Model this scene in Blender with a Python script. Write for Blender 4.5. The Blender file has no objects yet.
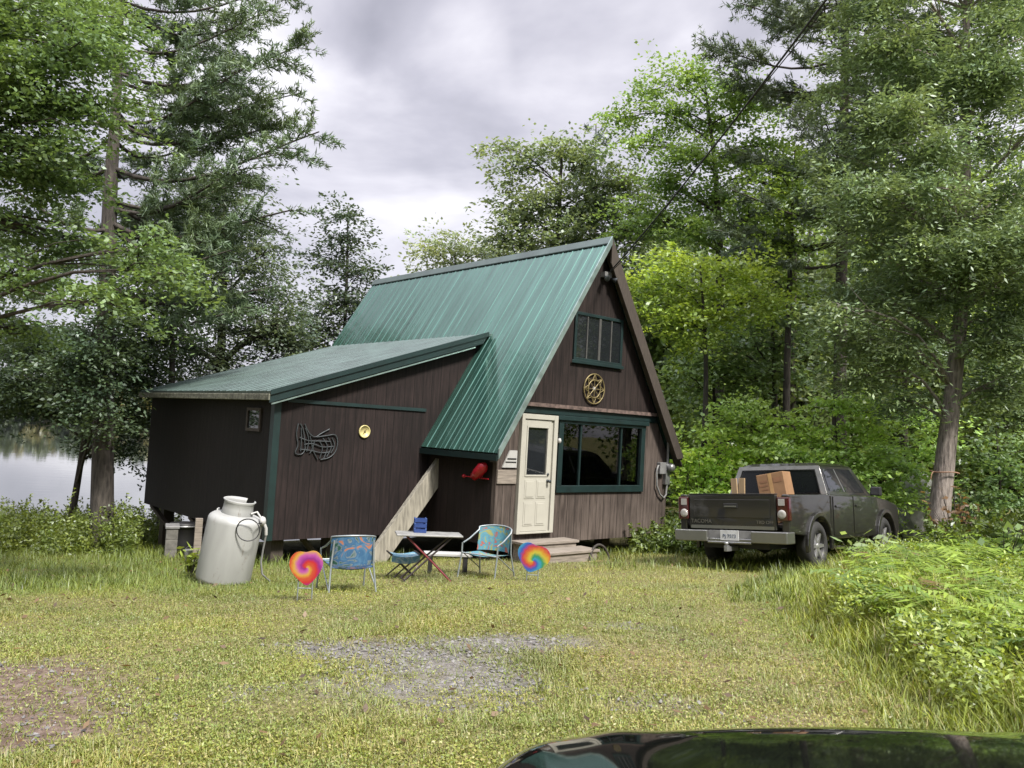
import bpy, bmesh, math, random
import numpy as np
from mathutils import Vector, Matrix, Euler
R_ = np.random.RandomState
random.seed(4)
S = bpy.context.scene
COL = S.collection
# ---------------------------------------------------------------- camera, sky, sun, exposure
CAMZ = 1.6
FPX, PITCH, ROLL = 820.2, 0.057, 0.056
cp, sp, cr, sr = math.cos(PITCH), math.sin(PITCH), math.cos(ROLL), math.sin(ROLL)
FWD = Vector((0, cp, sp)); UP0 = Vector((0, -sp, cp)); RT0 = Vector((1, 0, 0))
CR = RT0*cr + UP0*sr; CU = RT0*(-sr) + UP0*cr
cam = bpy.data.cameras.new('camera'); camo = bpy.data.objects.new('camera', cam); COL.objects.link(camo)
cam.sensor_width = 36; cam.lens = FPX/1024*36; cam.clip_start = 0.05; cam.clip_end = 3000
M4 = Matrix(((CR.x, CU.x, -FWD.x, 0), (CR.y, CU.y, -FWD.y, 0), (CR.z, CU.z, -FWD.z, CAMZ), (0, 0, 0, 1)))
camo.matrix_world = M4
S.camera = camo

SUN_EL, SUN_AZ = math.radians(50), math.radians(142)      # azimuth measured clockwise from +Y
world = bpy.data.worlds.new('World'); S.world = world; world.use_nodes = True
def build_world():
    nt = world.node_tree; nt.nodes.clear(); N = nt.nodes.new; L = nt.links.new
    out = N('ShaderNodeOutputWorld')
    sky = N('ShaderNodeTexSky'); sky.sky_type = 'NISHITA'; sky.sun_disc = False
    sky.sun_elevation = SUN_EL; sky.sun_rotation = SUN_AZ
    b1 = N('ShaderNodeBackground'); b1.inputs['Strength'].default_value = 0.05
    L(sky.outputs[0], b1.inputs['Color'])
    tc = N('ShaderNodeTexCoord'); sep = N('ShaderNodeSeparateXYZ'); L(tc.outputs['Generated'], sep.inputs[0])
    def mth(op, a, b=None, c=None):
        n = N('ShaderNodeMath'); n.operation = op
        for i, v in enumerate((a, b, c)):
            if v is None: continue
            if isinstance(v, (int, float)): n.inputs[i].default_value = v
            else: L(v, n.inputs[i])
        return n.outputs[0]
    zc = mth('MAXIMUM', sep.outputs['Z'], 0.0)
    den = mth('ADD', zc, 0.28)
    cx = mth('DIVIDE', sep.outputs['X'], den); cy = mth('DIVIDE', sep.outputs['Y'], den)
    com = N('ShaderNodeCombineXYZ'); L(cx, com.inputs[0]); L(cy, com.inputs[1]); com.inputs[2].default_value = 3.7
    n1 = N('ShaderNodeTexNoise'); n1.inputs['Scale'].default_value = 1.75; n1.inputs['Detail'].default_value = 6
    n1.inputs['Roughness'].default_value = 0.52; n1.inputs['Distortion'].default_value = 0.35
    L(com.outputs[0], n1.inputs['Vector'])
    rp = N('ShaderNodeValToRGB'); e = rp.color_ramp.elements
    e[0].position = 0.22; e[0].color = (0.18, 0.178, 0.21, 1)
    e[1].position = 0.66; e[1].color = (0.52, 0.51, 0.54, 1)
    m = e.new(0.44); m.color = (0.31, 0.303, 0.345, 1)
    m = e.new(0.54); m.color = (0.40, 0.39, 0.43, 1)
    # two heavier cloud banks in front of the camera
    fac = n1.outputs['Fac']
    n3 = N('ShaderNodeTexNoise'); n3.inputs['Scale'].default_value = 5.0; n3.inputs['Detail'].default_value = 4; L(tc.outputs['Generated'], n3.inputs['Vector'])
    def bank(px, py, r0, r1, amt, fac):
        d = (FWD + CR*((px-512)/FPX) + CU*((384-py)/FPX)).normalized()
        vm = N('ShaderNodeVectorMath'); vm.operation = 'DISTANCE'; L(tc.outputs['Generated'], vm.inputs[0]); vm.inputs[1].default_value = d
        dist = mth('ADD', vm.outputs['Value'], mth('MULTIPLY_ADD', n3.outputs['Fac'], 0.36, -0.18))
        mr = N('ShaderNodeMapRange'); mr.interpolation_type = 'SMOOTHSTEP'; L(dist, mr.inputs[0]); mr.inputs[1].default_value = r0; mr.inputs[2].default_value = r1; mr.inputs[3].default_value = amt; mr.inputs[4].default_value = 0
        return mth('ADD', fac, mr.outputs[0])
    fac = bank(425, 130, .02, .15, -.10, fac); fac = bank(400, -20, .05, .18, -.03, fac); fac = bank(590, 5, .03, .16, -.05, fac)
    fac = bank(470, 55, .0, .10, .14, fac); fac = bank(250, 15, .02, .12, .14, fac); fac = bank(690, 40, .02, .12, .12, fac)
    L(fac, rp.inputs['Fac'])
    b2 = N('ShaderNodeBackground'); L(rp.outputs[0], b2.inputs['Color'])
    # an overcast sky is brighter overhead than near the horizon
    mg = N('ShaderNodeMapRange'); mg.interpolation_type = 'SMOOTHSTEP'; L(zc, mg.inputs[0]); mg.inputs[1].default_value = 0.48; mg.inputs[2].default_value = 0.95; mg.inputs[3].default_value = 1.0; mg.inputs[4].default_value = 4.2
    L(mg.outputs[0], b2.inputs['Strength'])
    ad = N('ShaderNodeMixShader'); ad.inputs[0].default_value = 0.88; L(b1.outputs[0], ad.inputs[1]); L(b2.outputs[0], ad.inputs[2])
    L(ad.outputs[0], out.inputs['Surface'])
build_world()
sun = bpy.data.lights.new('sun', 'SUN'); suno = bpy.data.objects.new('sun', sun); COL.objects.link(suno)
sun.energy = 3.4; sun.angle = math.radians(10); sun.color = (1.0, 0.95, 0.86)
sd = Vector((math.sin(SUN_AZ)*math.cos(SUN_EL), math.cos(SUN_AZ)*math.cos(SUN_EL), math.sin(SUN_EL)))
suno.rotation_euler = (-sd).to_track_quat('-Z', 'Y').to_euler()
S.view_settings.view_transform = 'Standard'; S.view_settings.look = 'None'
S.view_settings.exposure = 1.2; S.view_settings.gamma = 1.0; S.view_settings.use_curve_mapping = False
S.render.engine = 'CYCLES'
S.cycles.use_denoising = True
S.cycles.max_bounces = 8; S.cycles.diffuse_bounces = 5; S.cycles.glossy_bounces = 3; S.cycles.transmission_bounces = 5
S.cycles.transparent_max_bounces = 6; S.cycles.caustics_reflective = False; S.cycles.caustics_refractive = False

# ---------------------------------------------------------------- helpers
def project(P):
    d = Vector(P) - Vector((0, 0, CAMZ)); w = d.dot(FWD)
    return 512 + d.dot(CR)/w*FPX, 384 - d.dot(CU)/w*FPX
def ray(px, py):
    return FWD + CR*((px-512)/FPX) + CU*((384-py)/FPX)
def at(px, py, Y):
    d = ray(px, py); return Vector((0, 0, CAMZ)) + d*(Y/d.y)
def sstep(a, b, x):
    t = np.clip((np.asarray(x, float)-a)/(b-a), 0, 1); return t*t*(3-2*t)
LAKE_Z = -1.85
def ground(X, Y):
    X = np.asarray(X, float); Y = np.asarray(Y, float)
    near = -0.024*Y + 0.02*np.clip(X, -8, 8)
    Xc = np.clip(X, -30, 16)
    Yr = np.where(Y < 17, Y, 17 + (Y-17)*0.15)
    left = sstep(2, -5, X)
    Ye = Yr*(1-left) + np.clip(Y, -50, 34)*left
    far = -0.36 + 0.056*(Xc-3.45) - 0.076*(Ye-12.8)
    t = sstep(2, 11, Y)
    z = near*(1-t) + far*t
    # the bank drops under the lake
    shore = left*sstep(20.5, 27, Y + np.clip(-X-6, -2, 8)*0.15)
    z = z*(1-shore) + (LAKE_Z-1.2)*shore
    fs = sstep(185, 215, Y); z = z*(1-fs) + (LAKE_Z+.15)*fs
    z = z + 0.02*np.sin(X*1.7+Y*0.6)*np.cos(Y*1.3-X*0.4)
    return z
def gz(x, y): return float(ground(x, y))
def gat(px, py):
    d = ray(px, py); o = Vector((0, 0, CAMZ)); t = 1.0
    while t < 60:
        p = o + d*t
        if p.z <= gz(p.x, p.y): break
        t += 0.02
    return p
def link(o, parent=None):
    COL.objects.link(o)
    if parent is not None: o.parent = parent
    return o
def tag(o, label=None, cat=None, group=None, kind=None):
    if label: o['label'] = label
    if cat: o['category'] = cat
    if group: o['group'] = group
    if kind: o['kind'] = kind
    return o
def empty(name, loc, rz=0, label=None, cat=None, group=None, mat=None):
    o = bpy.data.objects.new(name, None); link(o); o.empty_display_size = 0.2
    if mat is not None: o.matrix_world = mat
    else: o.location = loc; o.rotation_euler = (0, 0, rz)
    return tag(o, label, cat, group)
def copy_tree(o, parent=None):
    c = o.copy(); COL.objects.link(c); c.parent = parent
    for ch in o.children: copy_tree(ch, c)
    return c
class MB:
    def __init__(s, off=(0, 0, 0)): s.v = []; s.f = []; s.off = Vector(off); s.sm = []
    def add(s, vs, fs, smooth=False, M=None):
        b = len(s.v)
        for p in vs:
            p = Vector(p)
            if M is not None: p = M @ p
            s.v.append(p + s.off)
        for f in fs: s.f.append([b+i for i in f]); s.sm.append(smooth)
        return s
    def box(s, x0, x1, y0, y1, z0, z1, M=None):
        vs = [(x0,y0,z0),(x1,y0,z0),(x1,y1,z0),(x0,y1,z0),(x0,y0,z1),(x1,y0,z1),(x1,y1,z1),(x0,y1,z1)]
        return s.add(vs, [(0,3,2,1),(4,5,6,7),(0,1,5,4),(1,2,6,5),(2,3,7,6),(3,0,4,7)], False, M)
    def hexa(s, b, t, M=None):       # 4 bottom, 4 top points, both counter-clockwise from above
        return s.add(list(b)+list(t), [(0,3,2,1),(4,5,6,7),(0,1,5,4),(1,2,6,5),(2,3,7,6),(3,0,4,7)], False, M)
    def prism(s, poly, axis, a, b, M=None):      # poly of 2D points; axis the extrusion axis
        n = len(poly)
        def P(p, t):
            if axis == 'y': return (p[0], t, p[1])
            if axis == 'x': return (t, p[0], p[1])
            return (p[0], p[1], t)
        vs = [P(p, a) for p in poly] + [P(p, b) for p in poly]
        fs = [list(range(n))[::-1], list(range(n, 2*n))] + [(i, (i+1) % n, n+(i+1) % n, n+i) for i in range(n)]
        return s.add(vs, fs, False, M)
    def tube(s, path, r, n=8, cap=True, M=None, smooth=True):
        path = [Vector(p) for p in path]; k = len(path)
        rs = r if isinstance(r, (list, tuple)) else [r]*k
        vs = []; up = None
        for i, p in enumerate(path):
            d = (path[min(i+1, k-1)] - path[max(i-1, 0)])
            if d.length < 1e-9: d = Vector((0, 0, 1))
            d.normalize()
            if up is None:
                a = Vector((0, 0, 1)) if abs(d.z) < 0.9 else Vector((1, 0, 0))
                up = d.cross(a).normalized()
            up = (up - d*up.dot(d));
            if up.length < 1e-6: up = d.orthogonal()
            up.normalize(); w = d.cross(up)
            for j in range(n):
                a = 2*math.pi*j/n
                vs.append(p + (up*math.cos(a) + w*math.sin(a))*rs[i])
        fs = [(i*n+j, i*n+(j+1) % n, (i+1)*n+(j+1) % n, (i+1)*n+j) for i in range(k-1) for j in range(n)]
        s.add(vs, fs, smooth, M)
        if cap:
            s.add([vs[j] for j in range(n)][::-1], [tuple(range(n))], False, M)
            s.add([vs[(k-1)*n+j] for j in range(n)], [tuple(range(n))], False, M)
        return s
    def lathe(s, prof, n=24, M=None, smooth=True):     # profile of (r, z)
        vs = []; fs = []
        for r, z in prof:
            for j in range(n):
                a = 2*math.pi*j/n; vs.append((r*math.cos(a), r*math.sin(a), z))
        for i in range(len(prof)-1):
            for j in range(n):
                fs.append((i*n+j, i*n+(j+1) % n, (i+1)*n+(j+1) % n, (i+1)*n+j))
        return s.add(vs, fs, smooth, M)
    def grid(s, fn, nu, nv, smooth=True, M=None):
        vs = [fn(i/nu, j/nv) for i in range(nu+1) for j in range(nv+1)]
        fs = [(i*(nv+1)+j, (i+1)*(nv+1)+j, (i+1)*(nv+1)+j+1, i*(nv+1)+j+1) for i in range(nu) for j in range(nv)]
        return s.add(vs, fs, smooth, M)
    def build(s, name, mat, parent=None, bevel=0, seg=2, fix=True):
        me = bpy.data.meshes.new(name); me.from_pydata([tuple(p) for p in s.v], [], s.f)
        me.polygons.foreach_set('use_smooth', s.sm)
        if fix:
            bm = bmesh.new(); bm.from_mesh(me); bmesh.ops.recalc_face_normals(bm, faces=bm.faces); bm.to_mesh(me); bm.free()
        me.materials.append(mat); me.update()
        o = bpy.data.objects.new(name, me); link(o, parent)
        if bevel:
            m = o.modifiers.new('bevel', 'BEVEL'); m.width = bevel; m.segments = seg; m.limit_method = 'ANGLE'; m.angle_limit = math.radians(40)
        return o
def np_mesh(name, V, F, mat, parent=None, col=None, tri=False, smooth=False):
    me = bpy.data.meshes.new(name); k = 3 if tri else 4
    V = np.ascontiguousarray(V, np.float32); F = np.ascontiguousarray(F, np.int32)
    me.vertices.add(len(V)); me.vertices.foreach_set('co', V.ravel())
    me.loops.add(F.size); me.loops.foreach_set('vertex_index', F.ravel())
    me.polygons.add(len(F)); me.polygons.foreach_set('loop_start', np.arange(0, F.size, k, dtype=np.int32))
    me.update(calc_edges=True)
    if smooth: me.polygons.foreach_set('use_smooth', np.ones(len(F), bool))
    if col is not None:
        a = me.attributes.new('tint', 'FLOAT_COLOR', 'FACE')
        c4 = np.ones((len(F), 4), np.float32); c4[:, :3] = col; a.data.foreach_set('color', c4.ravel())
    me.materials.append(mat)
    o = bpy.data.objects.new(name, me); link(o, parent); return o

# ---------------------------------------------------------------- materials
def new_mat(name):
    m = bpy.data.materials.new(name); m.use_nodes = True; nt = m.node_tree
    return m, nt, nt.nodes['Principled BSDF'], nt.nodes.new, nt.links.new
def mat(name, col, rough=0.6, metal=0.0, var=0.15, scale=8.0, bump=0.0, coat=0.0, spec=None, stretch=None):
    m, nt, p, N, L = new_mat(name)
    tc = N('ShaderNodeTexCoord'); n = N('ShaderNodeTexNoise'); n.inputs['Scale'].default_value = scale; n.inputs['Detail'].default_value = 4
    if stretch:
        mp = N('ShaderNodeMapping'); mp.inputs['Scale'].default_value = stretch; L(tc.outputs['Object'], mp.inputs[0]); L(mp.outputs[0], n.inputs['Vector'])
    else: L(tc.outputs['Object'], n.inputs['Vector'])
    r = N('ShaderNodeValToRGB'); e = r.color_ramp.elements; e[0].position = 0.3; e[1].position = 0.7
    e[0].color = tuple(c*(1-var) for c in col)+(1,); e[1].color = tuple(min(1, c*(1+var)) for c in col)+(1,)
    L(n.outputs['Fac'], r.inputs['Fac']); L(r.outputs[0], p.inputs['Base Color'])
    p.inputs['Roughness'].default_value = rough; p.inputs['Metallic'].default_value = metal
    if coat: p.inputs['Coat Weight'].default_value = coat; p.inputs['Coat Roughness'].default_value = 0.04
    if spec is not None: p.inputs['Specular IOR Level'].default_value = spec
    if bump:
        b = N('ShaderNodeBump'); b.inputs['Strength'].default_value = bump; b.inputs['Distance'].default_value = 0.02
        L(n.outputs['Fac'], b.inputs['Height']); L(b.outputs[0], p.inputs['Normal'])
    return m
def siding_mat(name, axis, dark, pale, fade=0.5):
    m, nt, p, N, L = new_mat(name)
    tc = N('ShaderNodeTexCoord'); sep = N('ShaderNodeSeparateXYZ'); L(tc.outputs['Object'], sep.inputs[0])
    co = sep.outputs['X' if axis == 'x' else 'Y']
    def mth(op, a, b=None):
        n = N('ShaderNodeMath'); n.operation = op
        for i, v in enumerate((a, b)):
            if v is None: continue
            if isinstance(v, (int, float)): n.inputs[i].default_value = v
            else: L(v, n.inputs[i])
        return n.outputs[0]
    fr = mth('FRACT', mth('DIVIDE', mth('ADD', co, 20.0), 0.203))
    groove = mth('LESS_THAN', fr, 0.055)
    mp = N('ShaderNodeMapping'); mp.inputs['Scale'].default_value = (9, 9, 0.7); L(tc.outputs['Object'], mp.inputs[0])
    n1 = N('ShaderNodeTexNoise'); n1.inputs['Scale'].default_value = 2.2; n1.inputs['Detail'].default_value = 7; n1.inputs['Roughness'].default_value = 0.65; L(mp.outputs[0], n1.inputs['Vector'])
    n2 = N('ShaderNodeTexNoise'); n2.inputs['Scale'].default_value = 0.9; n2.inputs['Detail'].default_value = 3; L(tc.outputs['Object'], n2.inputs['Vector'])
    f = mth('MULTIPLY_ADD', n1.outputs['Fac'], 0.75); 
    nt.nodes[-1].inputs[2].default_value = 0.0
    s_ = mth('ADD', f, mth('MULTIPLY', n2.outputs['Fac'], 0.45))
    r = N('ShaderNodeValToRGB'); e = r.color_ramp.elements; e[0].position = 0.52-0.2*(fade-0.5); e[1].position = 0.86-0.3*(fade-0.5)
    e[0].color = dark+(1,); e[1].color = pale+(1,); L(s_, r.inputs['Fac'])
    mx = N('ShaderNodeMixRGB'); mx.blend_type = 'MIX'; L(groove, mx.inputs['Fac']); L(r.outputs[0], mx.inputs[1]); mx.inputs[2].default_value = tuple(c*0.55 for c in dark)+(1,)
    L(mx.outputs[0], p.inputs['Base Color']); p.inputs['Roughness'].default_value = 0.75; p.inputs['Specular IOR Level'].default_value = 0.25
    b = N('ShaderNodeBump'); b.inputs['Strength'].default_value = 0.7; b.inputs['Distance'].default_value = 0.012
    h = mth('SUBTRACT', mth('MULTIPLY', n1.outputs['Fac'], 0.3), groove); L(h, b.inputs['Height']); L(b.outputs[0], p.inputs['Normal'])
    return m
def bark_mat(name, dark, pale, sc=1.0):
    m, nt, p, N, L = new_mat(name)
    tc = N('ShaderNodeTexCoord'); mp = N('ShaderNodeMapping'); mp.inputs['Scale'].default_value = (14*sc, 14*sc, 2.6*sc); L(tc.outputs['Object'], mp.inputs[0])
    n = N('ShaderNodeTexNoise'); n.inputs['Scale'].default_value = 1.3; n.inputs['Detail'].default_value = 8; n.inputs['Roughness'].default_value = 0.7; L(mp.outputs[0], n.inputs['Vector'])
    v = N('ShaderNodeTexVoronoi'); v.inputs['Scale'].default_value = 1.2; L(mp.outputs[0], v.inputs['Vector'])
    mx = N('ShaderNodeMath'); mx.operation = 'MULTIPLY_ADD'; L(v.outputs['Distance'], mx.inputs[0]); mx.inputs[1].default_value = 0.4; L(n.outputs['Fac'], mx.inputs[2])
    r = N('ShaderNodeValToRGB'); e = r.color_ramp.elements; e[0].position = 0.45; e[1].position = 0.95; e[0].color = dark+(1,); e[1].color = pale+(1,)
    L(mx.outputs[0], r.inputs['Fac']); L(r.outputs[0], p.inputs['Base Color']); p.inputs['Roughness'].default_value = 0.9
    b = N('ShaderNodeBump'); b.inputs['Strength'].default_value = 0.9; b.inputs['Distance'].default_value = 0.03; L(mx.outputs[0], b.inputs['Height']); L(b.outputs[0], p.inputs['Normal'])
    return m
def leaf_mat(name, trans=0.35, gloss=0.06):
    m = bpy.data.materials.new(name); m.use_nodes = True; nt = m.node_tree; nt.nodes.clear(); N = nt.nodes.new; L = nt.links.new
    out = N('ShaderNodeOutputMaterial'); at_ = N('ShaderNodeAttribute'); at_.attribute_name = 'tint'
    tc = N('ShaderNodeTexCoord'); nz = N('ShaderNodeTexNoise'); nz.inputs['Scale'].default_value = 0.9; nz.inputs['Detail'].default_value = 2
    L(tc.outputs['Object'], nz.inputs['Vector'])
    rp = N('ShaderNodeValToRGB'); e = rp.color_ramp.elements; e[0].position = 0.3; e[1].position = 0.7
    e[0].color = (0.82, 0.88, 0.95, 1); e[1].color = (1.18, 1.1, 0.9, 1); L(nz.outputs['Fac'], rp.inputs['Fac'])
    mu = N('ShaderNodeMixRGB'); mu.blend_type = 'MULTIPLY'; mu.inputs['Fac'].default_value = 1; L(at_.outputs['Color'], mu.inputs[1]); L(rp.outputs[0], mu.inputs[2])
    d = N('ShaderNodeBsdfDiffuse'); t = N('ShaderNodeBsdfTranslucent'); g = N('ShaderNodeBsdfGlossy'); g.inputs['Roughness'].default_value = 0.45; g.inputs['Color'].default_value = (0.9, 0.95, 1, 1)
    L(mu.outputs[0], d.inputs['Color'])
    hs = N('ShaderNodeMixRGB'); hs.blend_type = 'MULTIPLY'; hs.inputs['Fac'].default_value = 1; L(mu.outputs[0], hs.inputs[1]); hs.inputs[2].default_value = (1.25, 1.2, 0.75, 1); L(hs.outputs[0], t.inputs['Color'])
    m1 = N('ShaderNodeMixShader'); m1.inputs[0].default_value = trans; L(d.outputs[0], m1.inputs[1]); L(t.outputs[0], m1.inputs[2])
    m2 = N('ShaderNodeMixShader'); m2.inputs[0].default_value = gloss; L(m1.outputs[0], m2.inputs[1]); L(g.outputs[0], m2.inputs[2])
    L(m2.outputs[0], out.inputs['Surface']); return m
def glass_mat(name, tint=(0.7, 0.75, 0.72), refl=1.0):
    m = bpy.data.materials.new(name); m.use_nodes = True; nt = m.node_tree; nt.nodes.clear(); N = nt.nodes.new; L = nt.links.new
    out = N('ShaderNodeOutputMaterial'); t = N('ShaderNodeBsdfTransparent'); t.inputs['Color'].default_value = tint+(1,)
    g = N('ShaderNodeBsdfGlossy'); g.inputs['Roughness'].default_value = 0.02
    nz = N('ShaderNodeTexNoise'); nz.inputs['Scale'].default_value = 2.0; b = N('ShaderNodeBump'); b.inputs['Strength'].default_value = 0.01; L(nz.outputs['Fac'], b.inputs['Height']); L(b.outputs[0], g.inputs['Normal'])
    fr = N('ShaderNodeFresnel'); fr.inputs['IOR'].default_value = 1.5
    k = N('ShaderNodeMath'); k.operation = 'MULTIPLY'; L(fr.outputs[0], k.inputs[0]); k.inputs[1].default_value = refl*1.6
    mx = N('ShaderNodeMixShader'); L(k.outputs[0], mx.inputs[0]); L(t.outputs[0], mx.inputs[1]); L(g.outputs[0], mx.inputs[2]); L(mx.outputs[0], out.inputs['Surface']); return m
MT = {}
MT['roof'] = mat('green_roof_metal', (0.056, 0.142, 0.114), 0.21, 0.64, 0.30, 1.6, spec=0.9, coat=0.3, stretch=(.35, 4, .35))
MT['roof_wing'] = mat('weathered_roof_metal', (0.058, 0.088, 0.080), 0.34, 0.2, 0.28, 2.2, spec=0.7)
MT['trim_green'] = mat('dark_green_trim', (0.0045, 0.0165, 0.0165), 0.5, 0, 0.25, 5)
MT['rake'] = mat('galvanised_rake_trim', (0.26, 0.34, 0.32), 0.35, 0.6, 0.25, 6)
MT['moss'] = mat('mossy_fascia', (0.13, 0.13, 0.10), 0.9, 0, 0.5, 14, 0.3)
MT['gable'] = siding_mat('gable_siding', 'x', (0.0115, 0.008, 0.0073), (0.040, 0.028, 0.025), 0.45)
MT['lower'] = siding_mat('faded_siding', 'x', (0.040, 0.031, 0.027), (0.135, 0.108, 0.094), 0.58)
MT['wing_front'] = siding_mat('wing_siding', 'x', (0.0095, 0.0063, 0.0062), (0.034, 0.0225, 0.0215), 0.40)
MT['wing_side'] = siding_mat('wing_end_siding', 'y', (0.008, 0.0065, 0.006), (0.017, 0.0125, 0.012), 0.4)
MT['brown_wood'] = mat('brown_painted_wood', (0.045, 0.035, 0.028), 0.75, 0, 0.3, 9, 0.2, stretch=(6, 6, 0.8))
MT['soffit'] = mat('dark_soffit_wood', (0.055, 0.045, 0.036), 0.85, 0, 0.35, 7, 0.2)
MT['peel'] = mat('peeling_brown_board', (0.10, 0.07, 0.06), 0.8, 0, 0.6, 11, 0.3)
MT['cream'] = mat('cream_paint', (0.365, 0.355, 0.31), 0.4, 0, 0.05, 4)
MT['white'] = mat('white_paint', (0.36, 0.36, 0.35), 0.5, 0, 0.08, 6)
MT['glass'] = glass_mat('window_glass', (0.72, 0.77, 0.74), 1.0)
MT['dark_glass'] = mat('dark_glass', (0.012, 0.014, 0.016), 0.03, 0, 0.1, 3, spec=0.8)
MT['tinted'] = mat('tinted_truck_glass', (0.006, 0.007, 0.008), 0.08, 0, 0.1, 3, spec=0.25)
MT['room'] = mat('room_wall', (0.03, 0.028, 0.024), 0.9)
MT['curtain'] = mat('grey_curtain', (0.65, 0.66, 0.62), 0.9, 0, 0.15, 12, stretch=(8, 8, 1))
MT['valance'] = mat('tan_valance', (0.55, 0.53, 0.38), 0.9, 0, 0.3, 14)
MT['brass'] = mat('gold_painted_metal', (0.17, 0.135, 0.06), 0.45, 0.4, 0.3, 12)
MT['iron'] = mat('grey_wrought_metal', (0.05, 0.057, 0.062), 0.5, 0.5, 0.3, 9)
MT['galv'] = mat('galvanised_steel', (0.27, 0.275, 0.28), 0.4, 0.7, 0.15, 9)
MT['grey'] = mat('grey_plastic', (0.17, 0.17, 0.17), 0.5)
MT['mull'] = mat('dull_grey_mullion', (0.055, 0.055, 0.052), 0.6)
MT['black'] = mat('black_plastic', (0.015, 0.015, 0.016), 0.5)
MT['rubber'] = mat('tyre_rubber', (0.022, 0.022, 0.022), 0.8, 0, 0.2, 20)
MT['plank'] = mat('weathered_plank', (0.215, 0.20, 0.165), 0.85, 0, 0.36, 3.5, 0.4, stretch=(7, 7, 0.9))
MT['deck'] = mat('grey_step_wood', (0.20, 0.172, 0.145), 0.85, 0, 0.3, 4, 0.3, stretch=(1, 9, 9))
MT['tank'] = mat('tank_white_paint', (0.30, 0.30, 0.285), 0.45, 0, 0.10, 3, 0.05, stretch=(2, 2, 0.6))
MT['conc'] = mat('concrete', (0.12, 0.115, 0.105), 0.9, 0, 0.25, 12, 0.3)
MT['red'] = mat('red_gloss_paint', (0.34, 0.012, 0.022), 0.25, 0, 0.1, 5)
MT['blue'] = mat('blue_plastic', (0.02, 0.045, 0.16), 0.4)
MT['card'] = mat('cardboard', (0.215, 0.12, 0.058), 0.85, 0, 0.12, 7)
MT['cardink'] = mat('box_print', (0.20, 0.10, 0.05), 0.85)
MT['pine_board'] = mat('raw_pine_board', (0.27, 0.19, 0.105), 0.7, 0, 0.15, 6, stretch=(5, 5, 1))
MT['paint'] = mat('dark_metallic_paint', (0.022, 0.021, 0.019), 0.36, 0.4, 0.06, 2, coat=0.8)
MT['blackpaint'] = mat('black_car_paint', (0.004, 0.0045, 0.004), 0.05, 0.0, 0.05, 2, coat=0.25, spec=0.45)
MT['chrome'] = mat('brushed_chrome', (0.26, 0.26, 0.25), 0.30, 0.85, 0.05, 5)
MT['alloy'] = mat('alloy_rim', (0.50, 0.50, 0.50), 0.3, 0.8, 0.1, 5)
MT['taillight'] = mat('red_lamp_lens', (0.045, 0.006, 0.006), 0.12, 0, 0.1, 5, coat=1)
MT['clear'] = mat('clear_lamp_lens', (0.30, 0.29, 0.27), 0.12, 0, 0.1, 5, coat=1)
MT['plate'] = mat('plate_white', (0.45, 0.46, 0.46), 0.4)
MT['ink'] = mat('plate_ink', (0.03, 0.05, 0.10), 0.5)
MT['emblem'] = mat('silver_emblem', (0.20, 0.19, 0.17), 0.3, 0.7)
MT['ribbon'] = mat('orange_ribbon', (0.30, 0.17, 0.11), 0.6)
MT['rock'] = mat('pale_rock', (0.42, 0.42, 0.40), 0.9, 0, 0.3, 6, 0.4)
MT['leaf'] = leaf_mat('deciduous_leaves', 0.45, 0.05)
MT['needle'] = leaf_mat('conifer_needles', 0.30, 0.04)
MT['grass'] = leaf_mat('grass_blades', 0.30, 0.03)
MT['bark'] = bark_mat('grey_brown_bark', (0.018, 0.015, 0.013), (0.075, 0.064, 0.055))
MT['bark_pale'] = bark_mat('pale_scaly_bark', (0.09, 0.075, 0.066), (0.40, 0.345, 0.31), 1.3)
MT['bark_dark'] = bark_mat('dark_bark', (0.022, 0.018, 0.015), (0.075, 0.062, 0.052))

# ---------------------------------------------------------------- ground, lake, far shore
def vnoise(x, y, s=1.0, seed=0):
    x = np.asarray(x, float)*s + seed*17.31; y = np.asarray(y, float)*s - seed*9.7
    xi = np.floor(x).astype(int); yi = np.floor(y).astype(int); fx = x-xi; fy = y-yi
    fx = fx*fx*(3-2*fx); fy = fy*fy*(3-2*fy)
    def h(a, b):
        v = np.sin(a*127.1 + b*311.7 + seed*74.7)*43758.5453; return v-np.floor(v)
    return (h(xi, yi)*(1-fx)+h(xi+1, yi)*fx)*(1-fy) + (h(xi, yi+1)*(1-fx)+h(xi+1, yi+1)*fx)*fy
def fbm(x, y, s=1.0, seed=0):
    return 0.5*vnoise(x, y, s, seed)+0.28*vnoise(x, y, s*2.1, seed+1)+0.15*vnoise(x, y, s*4.3, seed+2)+0.07*vnoise(x, y, s*8.9, seed+3)
def blob(X, Y, cx, cy, rx, ry):
    return np.exp(-(((X-cx)/rx)**2+((Y-cy)/ry)**2))
def bank_x(Y):                       # left edge of the tall growth on the right bank
    Y = np.asarray(Y, float)
    return np.interp(Y, [2, 4.0, 5.0, 6.3, 8, 10.2, 12, 14], [2.35, 2.25, 2.45, 2.6, 2.8, 3.25, 4.5, 6.5])
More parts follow.
